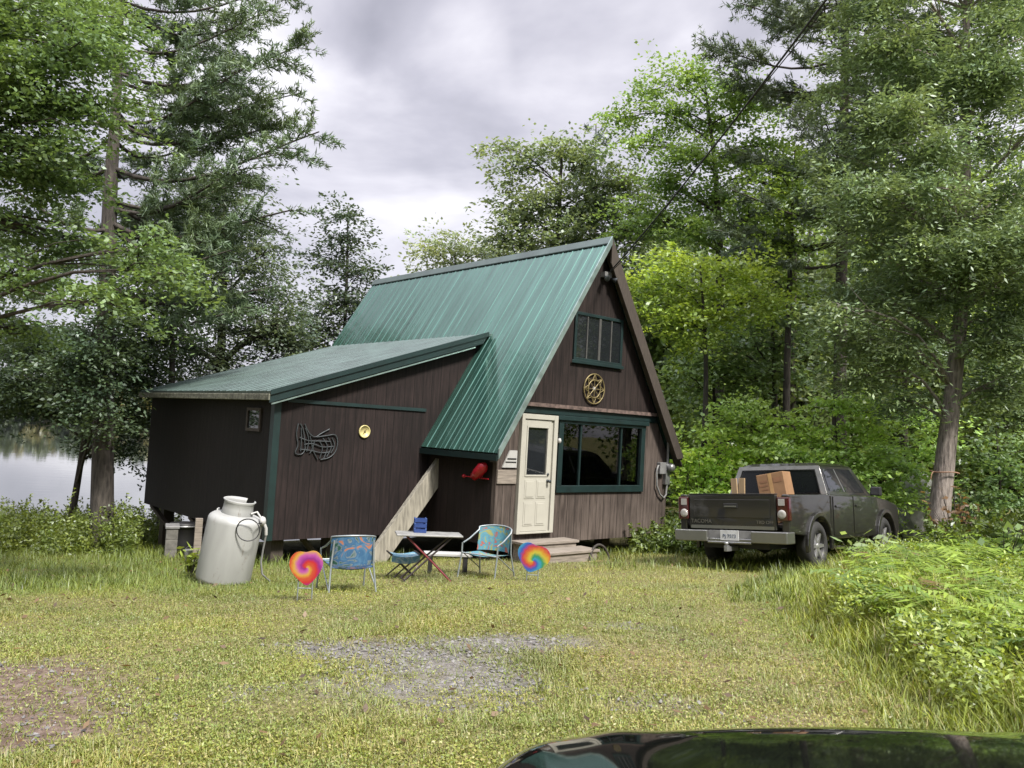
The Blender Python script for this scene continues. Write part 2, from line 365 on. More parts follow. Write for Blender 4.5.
def zones(X, Y):
    n = fbm(X, Y, 0.9, 3); n2 = fbm(X, Y, 2.6, 8)
    grav = 1.0*blob(X, Y, -0.36, 5.8, 0.75, 0.95) + 0.75*blob(X, Y, -1.25, 6.6, 0.6, 0.4) + 0.75*blob(X, Y, 0.25, 6.75, 0.65, 0.3) + 0.5*blob(X, Y, 1.0, 5.3, 0.45, 0.3) + 0.45*blob(X, Y, 1.2, 7.6, 0.6, 0.3)+0.4*blob(X, Y, -1.5, 5.2, .5, .3)
    n3 = fbm(X, Y, 6.5, 15); grav = np.clip((grav*(0.2+.8*n2+.9*n3) - 0.25)*1.8, 0, 1)
    dirt = 1.2*blob(X, Y, -3.3, 5.2, 1.3, 0.9) + 0.7*blob(X, Y, -2.6, 4.4, 1.2, 0.5)+0.5*blob(X, Y, -7.3, 13.2, 2.2, 0.9)+0.5*blob(X, Y, 1.6, 5.0, 0.7, 0.5)
    dirt = np.clip((dirt*(0.25+.8*n2+.7*n3) - 0.40)*1.9, 0, 1)
    lush = np.clip(sstep(8.5, 11, Y)*sstep(-1.0, -3.5, X)*0.9 + 0.6*(n-0.5)+0.45*sstep(0.8, 1.0, X/np.maximum(0.2, bank_x(Y))), 0, 1)
    dry = np.clip(0.55+1.1*(n-0.5)+0.9*blob(X, Y, 1.9, 5.6, 1.1, 1.3) - 0.9*lush, 0, 1)
    return grav, dirt, lush, dry
def build_ground():
    xs = np.unique(np.concatenate([np.linspace(-420, -30, 24), np.arange(-30, -9, 0.7), np.arange(-9, 9, 0.13), np.arange(9, 32, 0.7), np.linspace(32, 420, 24)]))
    ys = np.unique(np.concatenate([np.linspace(-60, -4, 12), np.arange(-4, 1.5, 0.4), np.arange(1.5, 15, 0.13), np.arange(15, 40, 0.6), np.linspace(40, 600, 50)]))
    X, Y = np.meshgrid(xs, ys, indexing='ij'); Z = ground(X, Y)
    g, d, l, dr = zones(X, Y)
    Z = Z + (fbm(X, Y, 1.3, 5)-0.5)*0.05*(np.abs(X) < 12)
    V = np.stack([X, Y, Z], -1).reshape(-1, 3); a, b = X.shape
    idx = np.arange(a*b).reshape(a, b)
    F = np.stack([idx[:-1, :-1], idx[1:, :-1], idx[1:, 1:], idx[:-1, 1:]], -1).reshape(-1, 4)
    m, nt, p, N, L = new_mat('ground_soil_and_turf')
    at_ = N('ShaderNodeAttribute'); at_.attribute_name = 'zone'; sp_ = N('ShaderNodeSeparateXYZ'); L(at_.outputs['Vector'], sp_.inputs[0])
    tc = N('ShaderNodeTexCoord')
    def noise(sc, det=5, ro=0.6):
        n = N('ShaderNodeTexNoise'); n.inputs['Scale'].default_value = sc; n.inputs['Detail'].default_value = det; n.inputs['Roughness'].default_value = ro; L(tc.outputs['Object'], n.inputs['Vector']); return n.outputs['Fac']
    def ramp(f, cols):
        r = N('ShaderNodeValToRGB'); e = r.color_ramp.elements
        while len(e) < len(cols): e.new(0.5)
        for i, (ps, c) in enumerate(cols): e[i].position = ps; e[i].color = c+(1,)
        L(f, r.inputs['Fac']); return r.outputs[0]
    def mix(f, a_, b_):
        x = N('ShaderNodeMixRGB'); L(f, x.inputs['Fac']); L(a_, x.inputs[1]); L(b_, x.inputs[2]); return x.outputs[0]
    fine = noise(26, 6, 0.7); 
    turf = ramp(fine, [(0.3, (0.06, 0.07, 0.02)), (0.5, (0.125, 0.125, 0.045)), (0.68, (0.20, 0.18, 0.085))])
    straw = ramp(fine, [(0.3, (0.085, 0.07, 0.035)), (0.5, (0.17, 0.145, 0.075)), (0.7, (0.26, 0.22, 0.135))])
    vor = N('ShaderNodeTexVoronoi'); vor.inputs['Scale'].default_value = 38; L(tc.outputs['Object'], vor.inputs['Vector'])
    grav = mix(fine, ramp(vor.outputs['Color'], [(0.2, (0.10, 0.09, 0.085)), (0.55, (0.18, 0.168, 0.16)), (0.85, (0.27, 0.26, 0.25))]), ramp(fine, [(0.3, (0.06, 0.055, 0.045)), (0.7, (0.19, 0.175, 0.155))]))
    dirt = ramp(noise(18, 6, 0.7), [(0.3, (0.065, 0.045, 0.035)), (0.5, (0.135, 0.10, 0.08)), (0.7, (0.22, 0.175, 0.15))])
    c = mix(sp_.outputs['Z'], turf, straw); c = mix(sp_.outputs['Y'], c, dirt); c = mix(sp_.outputs['X'], c, grav)
    L(c, p.inputs['Base Color']); p.inputs['Roughness'].default_value = 1.0; p.inputs['Specular IOR Level'].default_value = 0.1
    b_ = N('ShaderNodeBump'); b_.inputs['Strength'].default_value = 0.8; b_.inputs['Distance'].default_value = 0.03; L(fine, b_.inputs['Height']); L(b_.outputs[0], p.inputs['Normal'])
    o = np_mesh('ground', V, F, m, smooth=True)
    at2 = o.data.attributes.new('zone', 'FLOAT_VECTOR', 'POINT')
    at2.data.foreach_set('vector', np.stack([g, d, dr], -1).astype(np.float32).ravel())
    tag(o, kind='structure', label='mown yellow green yard with gravel and bare patches', cat='ground')
build_ground()
def build_lake():
    m, nt, p, N, L = new_mat('lake_water')
    p.inputs['Base Color'].default_value = (0.03, 0.035, 0.035, 1); p.inputs['Roughness'].default_value = 0.03; p.inputs['IOR'].default_value = 1.33
    p.inputs['Specular IOR Level'].default_value = 1.0
    tc = N('ShaderNodeTexCoord'); mp = N('ShaderNodeMapping'); mp.inputs['Scale'].default_value = (0.5, 1.2, 1); L(tc.outputs['Object'], mp.inputs[0])
    n = N('ShaderNodeTexNoise'); n.inputs['Scale'].default_value = 1.2; n.inputs['Detail'].default_value = 3; L(mp.outputs[0], n.inputs['Vector'])
    b = N('ShaderNodeBump'); b.inputs['Strength'].default_value = 0.06; b.inputs['Distance'].default_value = 0.05; L(n.outputs['Fac'], b.inputs['Height']); L(b.outputs[0], p.inputs['Normal'])
    mb = MB(); mb.add([(-400, 19, LAKE_Z), (3, 19, LAKE_Z), (3, 206, LAKE_Z), (-400, 206, LAKE_Z)], [(0, 1, 2, 3)])
    tag(mb.build('lake', m), kind='structure', label='calm pale grey lake reflecting the cloudy sky', cat='lake')
build_lake()

# ---------------------------------------------------------------- the cabin
PSI = 0.728
HX, HY, HZ = 0.166, 14.503, -1.80+CAMZ
FL = 0.50                                 # floor height above the root
HO = Vector((0, 0, FL))
house = empty('cabin', (HX, HY, HZ-FL), PSI, 'dark brown A-frame cabin with green metal roof and a low side wing', 'cabin')
HM = Matrix.Translation((HX, HY, HZ)) @ Matrix.Rotation(PSI, 4, 'Z')
def hw(v, u, z): return HM @ Vector((v, u, z))
VA, ZA, VE, ZE, VER = 1.908, 5.57, -0.675, 1.412, 4.47
SL = (ZA-ZE)/(VA-VE); SR = (ZA-ZE)/(VER-VA)
UF, UB = -0.25, 8.18
def clip(poly, f):                        # keep f(p) <= 0
    out = []
    for i in range(len(poly)):
        a, b = poly[i], poly[(i+1) % len(poly)]; fa, fb = f(a), f(b)
        if fa <= 0: out.append(a)
        if (fa < 0 < fb) or (fb < 0 < fa):
            t = fa/(fa-fb); out.append((a[0]+(b[0]-a[0])*t, a[1]+(b[1]-a[1])*t))
    return out
def under(poly, t=0.24):
    p = clip(poly, lambda q: q[1]-(ZE+(q[0]-VE)*SL-t))
    return clip(p, lambda q: q[1]-(ZE+(VER-q[0])*SR-t))
R4 = lambda a, b, c, d: [(a, c), (b, c), (b, d), (a, d)]
VL, VR, ZB = -0.47, 4.285, -0.19
WV0, WV1, WZ0, WZ1 = 0.975, 3.47, 0.713, 2.12
def H(): return MB(HO)
# front wall, in pieces round the opening of the picture window
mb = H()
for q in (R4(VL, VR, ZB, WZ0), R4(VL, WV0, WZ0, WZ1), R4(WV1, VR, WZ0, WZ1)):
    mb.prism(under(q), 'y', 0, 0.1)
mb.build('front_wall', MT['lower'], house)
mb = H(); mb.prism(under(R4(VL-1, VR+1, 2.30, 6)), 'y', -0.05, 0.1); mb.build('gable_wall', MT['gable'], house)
mb = H(); mb.prism(under(R4(VL-1, VR+1, WZ1, 2.30)), 'y', 0.0, 0.1); mb.prism(under(R4(VL-1, VR+1, 2.145, 2.26), 0.26), 'y', -0.035, -0.002); mb.build('band_board', MT['trim_green'], house)
mb = H(); mb.prism(under(R4(VL-1, VR+1, 2.262, 2.33), 0.26), 'y', -0.085, -0.053); mb.build('drip_board', MT['peel'], house)
# main side walls, back wall and floor
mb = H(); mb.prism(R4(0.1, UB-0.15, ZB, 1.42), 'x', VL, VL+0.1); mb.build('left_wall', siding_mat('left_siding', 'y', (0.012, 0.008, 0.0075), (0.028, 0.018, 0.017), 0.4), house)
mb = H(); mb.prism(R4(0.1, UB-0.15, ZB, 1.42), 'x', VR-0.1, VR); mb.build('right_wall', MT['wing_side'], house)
mb = H(); mb.prism(under(R4(VL, VR, ZB, 6)), 'y', UB-0.15, UB-0.05); mb.build('back_wall', MT['gable'], house)
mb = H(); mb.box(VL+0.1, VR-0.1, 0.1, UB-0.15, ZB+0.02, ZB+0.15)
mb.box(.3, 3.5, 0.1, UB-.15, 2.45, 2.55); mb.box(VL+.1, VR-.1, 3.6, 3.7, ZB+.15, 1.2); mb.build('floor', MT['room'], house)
# main roof: two ribbed sheets, a ridge cap and rake trims
def ribbed(A0, A1, B0, B1, off, n, thick=0.05, pitch=0.272, rib=0.011, rw=0.036):
    """sheet between edge A (A0..A1, upper) and B (B0..B1, lower), ribs running from A to B."""
    A0, A1, B0, B1, n = map(Vector, (A0, A1, B0, B1, n)); L_ = (A1-A0).length; k = int(L_/pitch)
    prof = []
    for i in range(k+1):
        c = (i+0.5)*pitch
        if c+rw > L_: break
        prof += [(c-rw*0.5, 0), (c-rw*0.2, rib), (c+rw*0.2, rib), (c+rw*0.5, 0), (c+pitch*0.42, 0), (c+pitch*0.45, rib*0.3), (c+pitch*0.5, rib*0.3), (c+pitch*0.53, 0)]
    prof = [(0, 0)]+[q for q in prof if q[0] < L_-0.001]+[(L_, 0)]
    vs = []
    for t, h in prof:
        vs.append(A0+(A1-A0)*(t/L_)+n*h); vs.append(B0+(B1-B0)*(t/L_)+n*h)
    m_ = len(prof); fs = [(2*i, 2*i+1, 2*i+3, 2*i+2) for i in range(m_-1)]
    b = len(vs); vs += [A0-n*thick, A1-n*thick, B1-n*thick, B0-n*thick]
    fs += [(b, b+1, b+2, b+3)]
    fs += [(0, b, b+3, 1), (2*m_-2, 2*m_-1, b+2, b+1)]
    fs += [tuple(range(0, 2*m_, 2))+(b+1, b), tuple(range(1, 2*m_, 2))+(b+2, b+3)]
    off.add(vs, fs)
nl = Vector((-SL, 0, 1)).normalized(); nr = Vector((SR, 0, 1)).normalized()
mb = H(); ribbed((VA, UF, ZA), (VA, UB, ZA), (VE, UF, ZE), (VE, UB, ZE), mb, nl); rf = mb.build('roof', MT['roof'], house, fix=False)
mb = H(); ribbed((VA, UB, ZA), (VA, UF, ZA), (VER, UB, ZE), (VER, UF, ZE), mb, nr); mb.build('roof_sheet', MT['roof'], rf, fix=False)
mb = H(); w = 0.16
d1 = Vector((VE-VA, 0, ZE-ZA)).normalized(); d2 = Vector((VER-VA, 0, ZE-ZA)).normalized()
P0 = Vector((VA, 0, ZA))+Vector((0, 0, 0.06))
def capseg(u): return [P0+d1*w+Vector((0, u, 0)), P0+Vector((0, u, 0.01)), P0+d2*w+Vector((0, u, 0)), P0+d2*w+Vector((0, u, -0.02)), P0+Vector((0, u, -0.02)), P0+d1*w+Vector((0, u, -0.02))]
mb.add(capseg(UF-0.02)+capseg(UB+0.02), [(i, (i+1) % 6, 6+(i+1) % 6, 6+i) for i in range(6)]+[(0,1,2,3,4,5)[::-1], (6,7,8,9,10,11)])
mb.build('ridge_cap', MT['roof_wing'], rf)
def rake(side, u0, u1, z0, z1, dz, mt, name, nm=None):
    """board following one roof edge; z0..z1 measured downwards from the sheet."""
    b = H(); ve = VE if side < 0 else VER
    b.prism([(VA, ZA-z0), (ve, ZE-z0), (ve, ZE-z1), (VA, ZA-z1)], 'y', u0, u1); return b.build(name, mt, house)
rake(-1, UF-0.03, UF-0.002, -0.07, 0.10, 0, MT['rake'], 'rake_trim')
b = H(); b.prism([(VA, ZA+.03), (VER, ZE+.02), (VER-.36/SR, ZE-.01), (VA, ZA-.45)], 'y', UF-0.03, UF-0.002); b.build('rake_trim', MT['brown_wood'], house)
for s in (-1, 1):                          # barge rafters under the overhang and soffit boards
    rake(s, UF+0.005, -0.052, 0.12, 0.16, 0, MT['soffit'], 'soffit')
mb = H(); mb.box(VE-0.03, VE-0.005, UF, UB, ZE-0.13, ZE-0.03); mb.build('eave_board', MT['trim_green'], house)
mb = H(); mb.prism([(VE+.02, ZE-.10), (VL, ZE+(VL-VE)*SL-.16), (VL, ZE-.12), (VE+.02, ZE-.12)], 'y', UF+.1, 1.96); mb.build('soffit', MT['soffit'], house)
# the wing
WU0, WU1, WVL = 1.97, 7.97, -3.653
RV0, RZ0, RV1, RZ1, RU0, RU1 = 0.752, 3.72, -3.858, 2.225, 1.77, 8.17
WS = (RZ0-RZ1)/(RV0-RV1)
wroof = lambda v: RZ1+(v-RV1)*WS
wz = -0.217
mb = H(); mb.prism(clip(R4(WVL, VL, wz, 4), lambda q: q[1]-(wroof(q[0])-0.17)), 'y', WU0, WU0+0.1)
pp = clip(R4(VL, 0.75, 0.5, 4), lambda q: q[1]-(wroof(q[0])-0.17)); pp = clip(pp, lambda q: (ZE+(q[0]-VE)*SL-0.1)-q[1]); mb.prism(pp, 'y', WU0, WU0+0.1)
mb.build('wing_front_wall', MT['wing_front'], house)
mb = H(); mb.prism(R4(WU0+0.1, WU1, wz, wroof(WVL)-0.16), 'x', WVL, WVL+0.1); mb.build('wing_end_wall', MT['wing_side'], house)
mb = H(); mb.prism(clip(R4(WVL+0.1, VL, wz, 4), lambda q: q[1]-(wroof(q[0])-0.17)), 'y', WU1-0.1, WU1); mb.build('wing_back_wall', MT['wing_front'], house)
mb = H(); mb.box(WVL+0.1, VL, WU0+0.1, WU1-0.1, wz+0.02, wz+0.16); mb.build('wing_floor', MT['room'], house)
mb = H(); mb.box(WVL-0.03, WVL+0.0, WU0-0.03, WU0+0.10, wz, wroof(WVL)-0.2); mb.box(WVL, WVL+0.09, WU0-0.03, WU0-0.003, wz, wroof(WVL)-0.2); mb.build('corner_board', MT['trim_green'], house)
mb = H(); ribbed((RV0, RU0, RZ0), (RV0, RU1, RZ0), (RV1, RU0, RZ1), (RV1, RU1, RZ1), mb, Vector((-WS, 0, 1)).normalized(), thick=0.04)
wr = mb.build('wing_roof', MT['roof_wing'], house, fix=False)
mb = H(); mb.prism([(RV0-0.1, RZ0-0.045), (RV1, RZ1-0.045), (RV1, RZ1-0.19), (RV0-0.22, RZ0-0.23)], 'y', RU0-0.003, RU0+0.03); mb.prism([(RV0-0.1, RZ0+0.02), (RV1, RZ1+0.02), (RV1, RZ1-0.06), (RV0-0.1, RZ0-0.07)], 'y', RU0-0.03, RU0-0.006); mb.build('fascia', MT['trim_green'], wr)
mb = H(); mb.prism([(RV0-0.4, RZ0-0.31), (RV1+0.05, RZ1-0.19), (RV1+0.05, RZ1-0.215), (RV0-0.4, RZ0-0.335)], 'y', RU0+0.01, RU0+0.05); mb.build('fascia_edge', MT['rake'], wr)
mb = H(); mb.box(RV1-0.025, RV1+0.02, RU0, RU1, RZ1-0.15, RZ1-0.045); mb.build('gutter_board', MT['moss'], wr, bevel=0.01)
mb = H(); mb.prism([(RV1+.03, RZ1-.08), (WVL, wroof(WVL)-.09), (WVL, wroof(WVL)-.12), (RV1+.03, RZ1-.12)], 'y', RU0+.05, RU1-.05)
mb.prism([(RV1+.03, RZ1-.09), (-0.6, wroof(-0.6)-.09), (-0.6, wroof(-0.6)-.12), (RV1+.03, RZ1-.12)], 'y', RU0+.05, WU0); mb.build('soffit', MT['soffit'], wr)
mb = H(); mb.box(-3.45, -0.62, WU0-0.028, WU0-0.002, 2.07, 2.13); mb.build('trim_strip', MT['trim_green'], house)
# small window high in the wing end wall
mb = H(); u0, u1, z0, z1 = 2.45, 3.0, 1.55, 1.95
for a in ((u0, u1, z0, z0+.05), (u0, u1, z1-.05, z1), (u0, u0+.05, z0+.05, z1-.05), (u1-.05, u1, z0+.05, z1-.05)): mb.box(WVL-0.035, WVL-0.003, *a)
f = mb.build('window', MT['brown_wood'], house)
mb = H(); mb.box(WVL-0.015, WVL-0.004, u0+.05, u1-.05, z0+.05, z1-.05); mb.build('pane', MT['dark_glass'], f)
# picture window
mb = H()
for a in ((WV0, WV1, WZ0, WZ0+.13), (WV0, WV1, WZ1-.13, WZ1), (WV0, WV0+.12, WZ0+.13, WZ1-.13), (WV1-.12, WV1, WZ0+.13, WZ1-.13)): mb.box(a[0], a[1], -0.045, 0.09, a[2], a[3])
mb.box(WV0-.06, WV1+.06, -0.085, -0.047, WZ1-.07, WZ1+.015)
pw = mb.build('picture_window', MT['trim_green'], house, bevel=0.008)
for v0, v1 in ((1.575, 1.615), (2.745, 2.785)):
    mb = H(); mb.box(v0, v1, -0.01, 0.05, WZ0+.13, WZ1-.13); mb.build('mullion', MT['trim_green'], pw)
mb = H()
for v0, v1 in ((WV0+.12, 1.56), (1.63, 2.73), (2.80, WV1-.12)):
    mb = H(); mb.box(v0, v1, 0.018, 0.024, WZ0+.13, WZ1-.13); mb.build('pane', MT['glass'], pw)
def curtain(v0, v1, z0, z1, u, amp, n, scallop=0.0):
    b = H(); k = 40
    def fn(a, t):
        v = v0+(v1-v0)*a; zb = z0 + scallop*abs(math.sin(a*math.pi*n/2))
        return (v, u+amp*math.sin(a*n*2*math.pi), z1+(zb-z1)*t)
    b.grid(fn, k, 4)
    def fn2(a, t): p = fn(a, t); return (p[0], p[1]+0.006, p[2])
    b.grid(fn2, k, 4); return b
curtain(WV0+.2, WV1-.2, 1.62, WZ1-.12, 0.14, 0.015, 7, 0.16).build('valance', MT['valance'], pw, fix=False)
curtain(2.93, 3.22, WZ0+.13, WZ1-.13, 0.17, 0.02, 4).build('curtain', MT['curtain'], pw, fix=False)
mb = H(); mb.box(WV0+.1, WV1-.1, 0.10, 0.28, WZ0+.08, WZ0+.12); mb.build('sill', MT['trim_green'], pw)
# upper window
UV0, UV1, UZ0, UZ1 = 1.197, 2.565, 3.182, 4.109
mb = H()
for a in ((UV0, UV1, UZ0, UZ0+.06), (UV0, UV1, UZ1-.06, UZ1), (UV0, UV0+.06, UZ0+.06, UZ1-.06), (UV1-.06, UV1, UZ0+.06, UZ1-.06)): mb.box(a[0], a[1], -0.095, -0.052, a[2], a[3])
mb.box(UV0-.05, UV1+.05, -0.11, -0.097, UZ0-.05, UZ0+.012)
uw = mb.build('upper_window', MT['trim_green'], house, bevel=0.006)
for c, w_ in ((1.55, .03), (1.90, .06), (2.23, .03)):
    mb = H(); mb.box(c-w_/2, c+w_/2, -0.085, -0.055, UZ0+.06, UZ1-.06); mb.build('mullion', MT['mull'], uw)
mb = H()
for a, b in ((UV0+.06, 1.535), (1.565, 1.87), (1.93, 2.215), (2.245, UV1-.06)):
    mb = H(); mb.box(a, b, -0.068, -0.053, UZ0+.06, UZ1-.06); mb.build('pane', MT['dark_glass'], uw)
# door
mb = H(); mb.box(0, 0.075, -0.085, -0.002, 0, 2.12); mb.box(0.80, 0.896, -0.085, -0.002, 0, 2.12); mb.box(0.075, 0.80, -0.085, -0.002, 2.03, 2.12); mb.box(0.075, 0.80, -0.085, -0.002, -0.0, 0.035)
mb.box(0.75, 0.80, -0.045, -0.01, 0.035, 2.03)
fr_ = mb.build('door_frame', MT['cream'], house, bevel=0.006)
mb = H(); a0, a1 = 0.08, 0.745; g0, g1, h0, h1 = 0.17, 0.655, 1.04, 1.88
mb.box(a0, a1, -0.062, -0.01, 0.04, h0-.03); mb.box(a0, g0-.03, -0.062, -0.01, h0-.03, 2.02); mb.box(g1+.03, a1, -0.062, -0.01, h0-.03, 2.02); mb.box(g0-.03, g1+.03, -0.062, -0.01, h1+.03, 2.02)
for q in ((g0-.03, g1+.03, h0-.03, h0), (g0-.03, g1+.03, h1, h1+.03), (g0-.03, g0, h0, h1), (g1, g1+.03, h0, h1)): mb.box(q[0], q[1], -0.075, -0.02, q[2], q[3])
for z0, z1 in ((0.62, 0.95), (0.14, 0.56)):
    for v0, v1 in ((0.15, 0.39), (0.44, 0.68)):
        mb.box(v0, v1, -0.070, -0.0625, z0, z1); mb.box(v0+.03, v1-.03, -0.078, -0.0705, z0+.03, z1-.03)
dr = mb.build('door', MT['cream'], house, bevel=0.004)
mb = H(); mb.box(g0, g1, -0.04, -0.03, h0, h1); mb.build('door_glass', MT['dark_glass'], dr)
mb = H(); mb.lathe([(0, 0), (.028, 0), (.03, .02), (.012, .03), (.012, .05), (.03, .06), (.03, .08), (0, .09)], 14, Matrix.Translation((0.70, -0.0625, 0.93)) @ Matrix.Rotation(math.pi/2, 4, 'X')); mb.build('door_handle', MT['iron'], dr)
mb = H(); mb.lathe([(0, 0), (.028, 0), (.026, .02), (0, .022)], 14, Matrix.Translation((0.70, -0.0625, 1.05)) @ Matrix.Rotation(math.pi/2, 4, 'X')); mb.build('deadbolt', MT['iron'], dr)
# boards beside the door, porch lamp
mb = H(); 
mb.prism([(-0.36, 1.16), (-0.03, 1.16), (-0.03, 1.46), (-0.20, 1.46)], 'y', -0.03, -0.003); bd = mb.build('sign_board', MT['white'], house)
mb = H(); mb.box(-0.30, -0.05, -0.036, -0.031, 1.245, 1.265); mb.box(-0.26, -0.05, -0.036, -0.031, 1.30, 1.325); mb.build('dark_stripe', MT['black'], bd)
mb = H(); mb.box(VL+.01, -0.02, -0.028, -0.003, 0.88, 1.12); mb.build('trim_board', MT['deck'], house)
mb = H(); mb.box(0.915, 0.965, -0.06, -0.004, 1.62, 1.78); lm = mb.build('porch_lamp', MT['black'], house)
mb = H(); mb.lathe([(0, 0), (.03, .01), (.036, .05), (.025, .09), (0, .095)], 12, Matrix.Translation((0.94, -0.09, 1.62))); mb.build('lamp_shade', MT['white'], lm)
# electric meter, conduit and floodlight
mb = H(); mb.box(3.93, 4.12, -0.10, -0.003, 1.08, 1.32); em = mb.build('electric_meter', MT['grey'], house, bevel=0.01)
mb = H(); mb.lathe([(0, 0), (.085, 0), (.085, .05), (.075, .10), (.04, .125), (0, .13)], 18, Matrix.Translation((4.235, -0.09, 1.22)) @ Matrix.Rotation(math.pi/2, 4, 'X')); mb.box(4.14, 4.28, -0.09, -0.003, 0.86, 1.32); mb.build('meter_dial', MT['galv'], em, bevel=0.006)
mb = H(); mb.tube([(4.2, -0.07, 1.32), (4.19, -0.07, 2.0), (4.14, -0.11, 2.15), (2.45, -0.11, 4.6), (2.2, -0.13, 5.0)], 0.028, 8); mb.build('conduit', MT['grey'], em)
mb = H(); mb.tube([(4.22, -0.06, 0.87), (4.21, -0.06, 0.65), (4.13, -0.06, 0.58), (4.0, -0.06, 0.66), (3.88, -0.06, 0.85), (3.86, -0.06, 1.15), (3.9, -0.06, 1.25), (3.95, -0.05, 1.25)], 0.02, 8); mb.build('cable_loop', MT['grey'], em)
mb = H(); mb.box(1.86, 2.06, -0.17, -0.052, 4.86, 4.96); fl = mb.build('floodlight', MT['grey'], house)
for dv in (-0.09, 0.10):
    mb = H(); mb.lathe([(0, 0), (.03, .01), (.045, .06), (.06, .12), (.058, .125), (0, .11)], 14, Matrix.Translation((1.96+dv, -0.16, 4.85)) @ Matrix.Rotation(math.radians(115), 4, 'X') @ Matrix.Rotation(dv*4, 4, 'Y')); mb.build('lamp_head', MT['iron'], fl)
# foundation posts and braces
def pier(v, u, top, w=0.11, mt='brown_wood'):
    p = hw(v, u, 0); zb = gz(p.x, p.y)-HZ
    b = H(); b.box(v-w, v+w, u-w, u+w, zb-0.15, top); return b.build('post', MT[mt], house)
for v, u in ((VL+.2, .4), (1.6, .4), (2.9, .5), (4.1, .5), (WVL+.3, WU0+.3), (-2.2, WU0+.5), (WVL+.3, 4.6), (WVL+.35, 7.5), (-2, 5), (-2, 7.6), (VL+.2, 4), (4.1, 4), (4.1, 7.6)): pier(v, u, ZB+0.04)
def brace(a, b, r=0.05):
    mb = H(); a = Vector(a); b = Vector(b); d = (b-a); M = Matrix.Translation(a) @ d.to_track_quat('Z', 'Y').to_matrix().to_4x4()
    mb.box(-r, r, -r*.6, r*.6, 0, d.length, M); mb.build('brace', MT['brown_wood'], house)
def zg(v, u): p = hw(v, u, 0); return gz(p.x, p.y)-HZ
brace((WVL+.05, 7.6, wz+.0), (WVL+.3, 6.4, zg(WVL+.3, 6.4)+.15)); brace((WVL+.05, 5.4, wz), (WVL+.3, 4.6, zg(WVL+.3, 4.6)+.1)); brace((WVL+.1, 4.9, wz), (WVL+.3, 6.0, zg(WVL+.3, 6.0)))
brace((3.35, .15, ZB+.02), (3.75, .3, zg(3.75, .3)-.05)); brace((-2.9, 2.2, wz), (-2.4, 2.4, zg(-2.4, 2.4))); brace((-1.7, 2.2, wz), (-2.2, 2.4, zg(-2.2, 2.4)))

# ---------------------------------------------------------------- steps, plank and things on the cabin walls
def hray(px, py, axis, val):              # point on a cabin plane seen at a pixel, in cabin coordinates
    inv = HM.inverted(); o = inv @ Vector((0, 0, CAMZ)); d = inv.to_3x3() @ ray(px, py)
    i = 'vuz'.index(axis); t = (val-o[i])/d[i]; return o+d*t
def onwall(name, p, label, cat, group=None):
    e = empty(name, (0, 0, 0), 0, label, cat, group); e.matrix_world = HM @ Matrix.Translation(p); return e
gst = zg(0.6, -0.6)
st = empty('wooden_steps', hw(0.55, -0.45, gst), PSI, 'weathered grey wooden steps below the cream cabin door', 'steps')
def stp(): return MB((-0.55, 0.45, -gst))
top1 = -0.10; rise = (top1-gst)/3
for k, (u0, u1) in enumerate(((-0.42, -0.06), (-0.84, -0.40))):
    zt = top1-rise*k
    b = stp(); b.box(-0.10, 1.22+0.1*k, u0-0.03, u1, zt-0.045, zt); b.build('tread', MT['deck'], st, bevel=0.006)
    b = stp(); b.box(-0.05, 1.17+0.1*k, u0, u0+0.035, zt-rise-0.02 if k == 0 else gst-0.05, zt-0.047); b.build('riser', MT['deck'], st)
for v in (-0.04, 1.15):
    b = stp(); b.prism([(-0.06, gst-.1), (-0.79, gst-.1), (-0.79, top1-rise-.05), (-0.43, top1-rise-.05), (-0.38, top1-.05), (-0.06, top1-.05)], 'x', v, v+0.035); b.build('stringer', MT['deck'], st)
b = stp(); b.box(-0.15, 1.5, -1.02, -0.88, gst-0.06, gst+0.035); b.build('base_board', MT['pine_board'], st)
# the leaning plank
pt, pb = hray(444, 463, 'u', 1.72), None
d = hray(371, 566, 'u', 1.55); zq = zg(d[0], d[1])
pl = empty('leaning_plank', hw(d[0], d[1], zq), PSI, 'wide weathered grey plank leaning from the eave down to the grass', 'plank')
b = MB((-d[0], -d[1], -zq)); a0 = Vector((pt[0]+.02, 1.72, pt[2]+0.03)); a1 = Vector((d[0], 1.55, zq-0.06)); dv = (a0-a1).normalized(); side = dv.cross(Vector((0, 1, 0))).normalized()
W_, T_ = 0.178, 0.055
q = lambda c, s1, s2: c+side*W_*s1+Vector((0, 1, 0))*T_*s2
b.hexa([q(a1, -1, -1), q(a1, 1, -1), q(a1, 1, 1), q(a1, -1, 1)], [q(a0, -1, -1), q(a0, 1, -1), q(a0, 1, 1), q(a0, -1, 1)]); b.build('board', MT['plank'], pl, bevel=0.006)
# round barn star on the gable
p = hray(593.5, 389, 'u', -0.06); og = onwall('wall_medallion', p, 'round gold openwork medallion on the dark gable', 'wall ornament')
RX = Matrix.Rotation(math.pi/2, 4, 'X')
b = MB()
for R in (0.285, 0.17): b.tube([(R*math.cos(a), -0.02, R*math.sin(a)) for a in np.linspace(0, 2*math.pi, 40)], 0.014, 6, False)
b.build('ring', MT['brass'], og)
b = MB()
for k in range(8):
    a = k*math.pi/4; a2 = a+math.pi/8
    b.tube([(0, -0.02, 0), (0.28*math.cos(a), -0.02, 0.28*math.sin(a))], 0.009, 6); b.tube([(0.17*math.cos(a2), -0.02, 0.17*math.sin(a2)), (0.28*math.cos(a), -0.022, 0.28*math.sin(a))], 0.009, 6)
    b.tube([(0.17*math.cos(a2), -0.02, 0.17*math.sin(a2)), (0.28*math.cos(a2+math.pi/8), -0.022, 0.28*math.sin(a2+math.pi/8))], 0.009, 6)
b.build('spokes', MT['brass'], og)
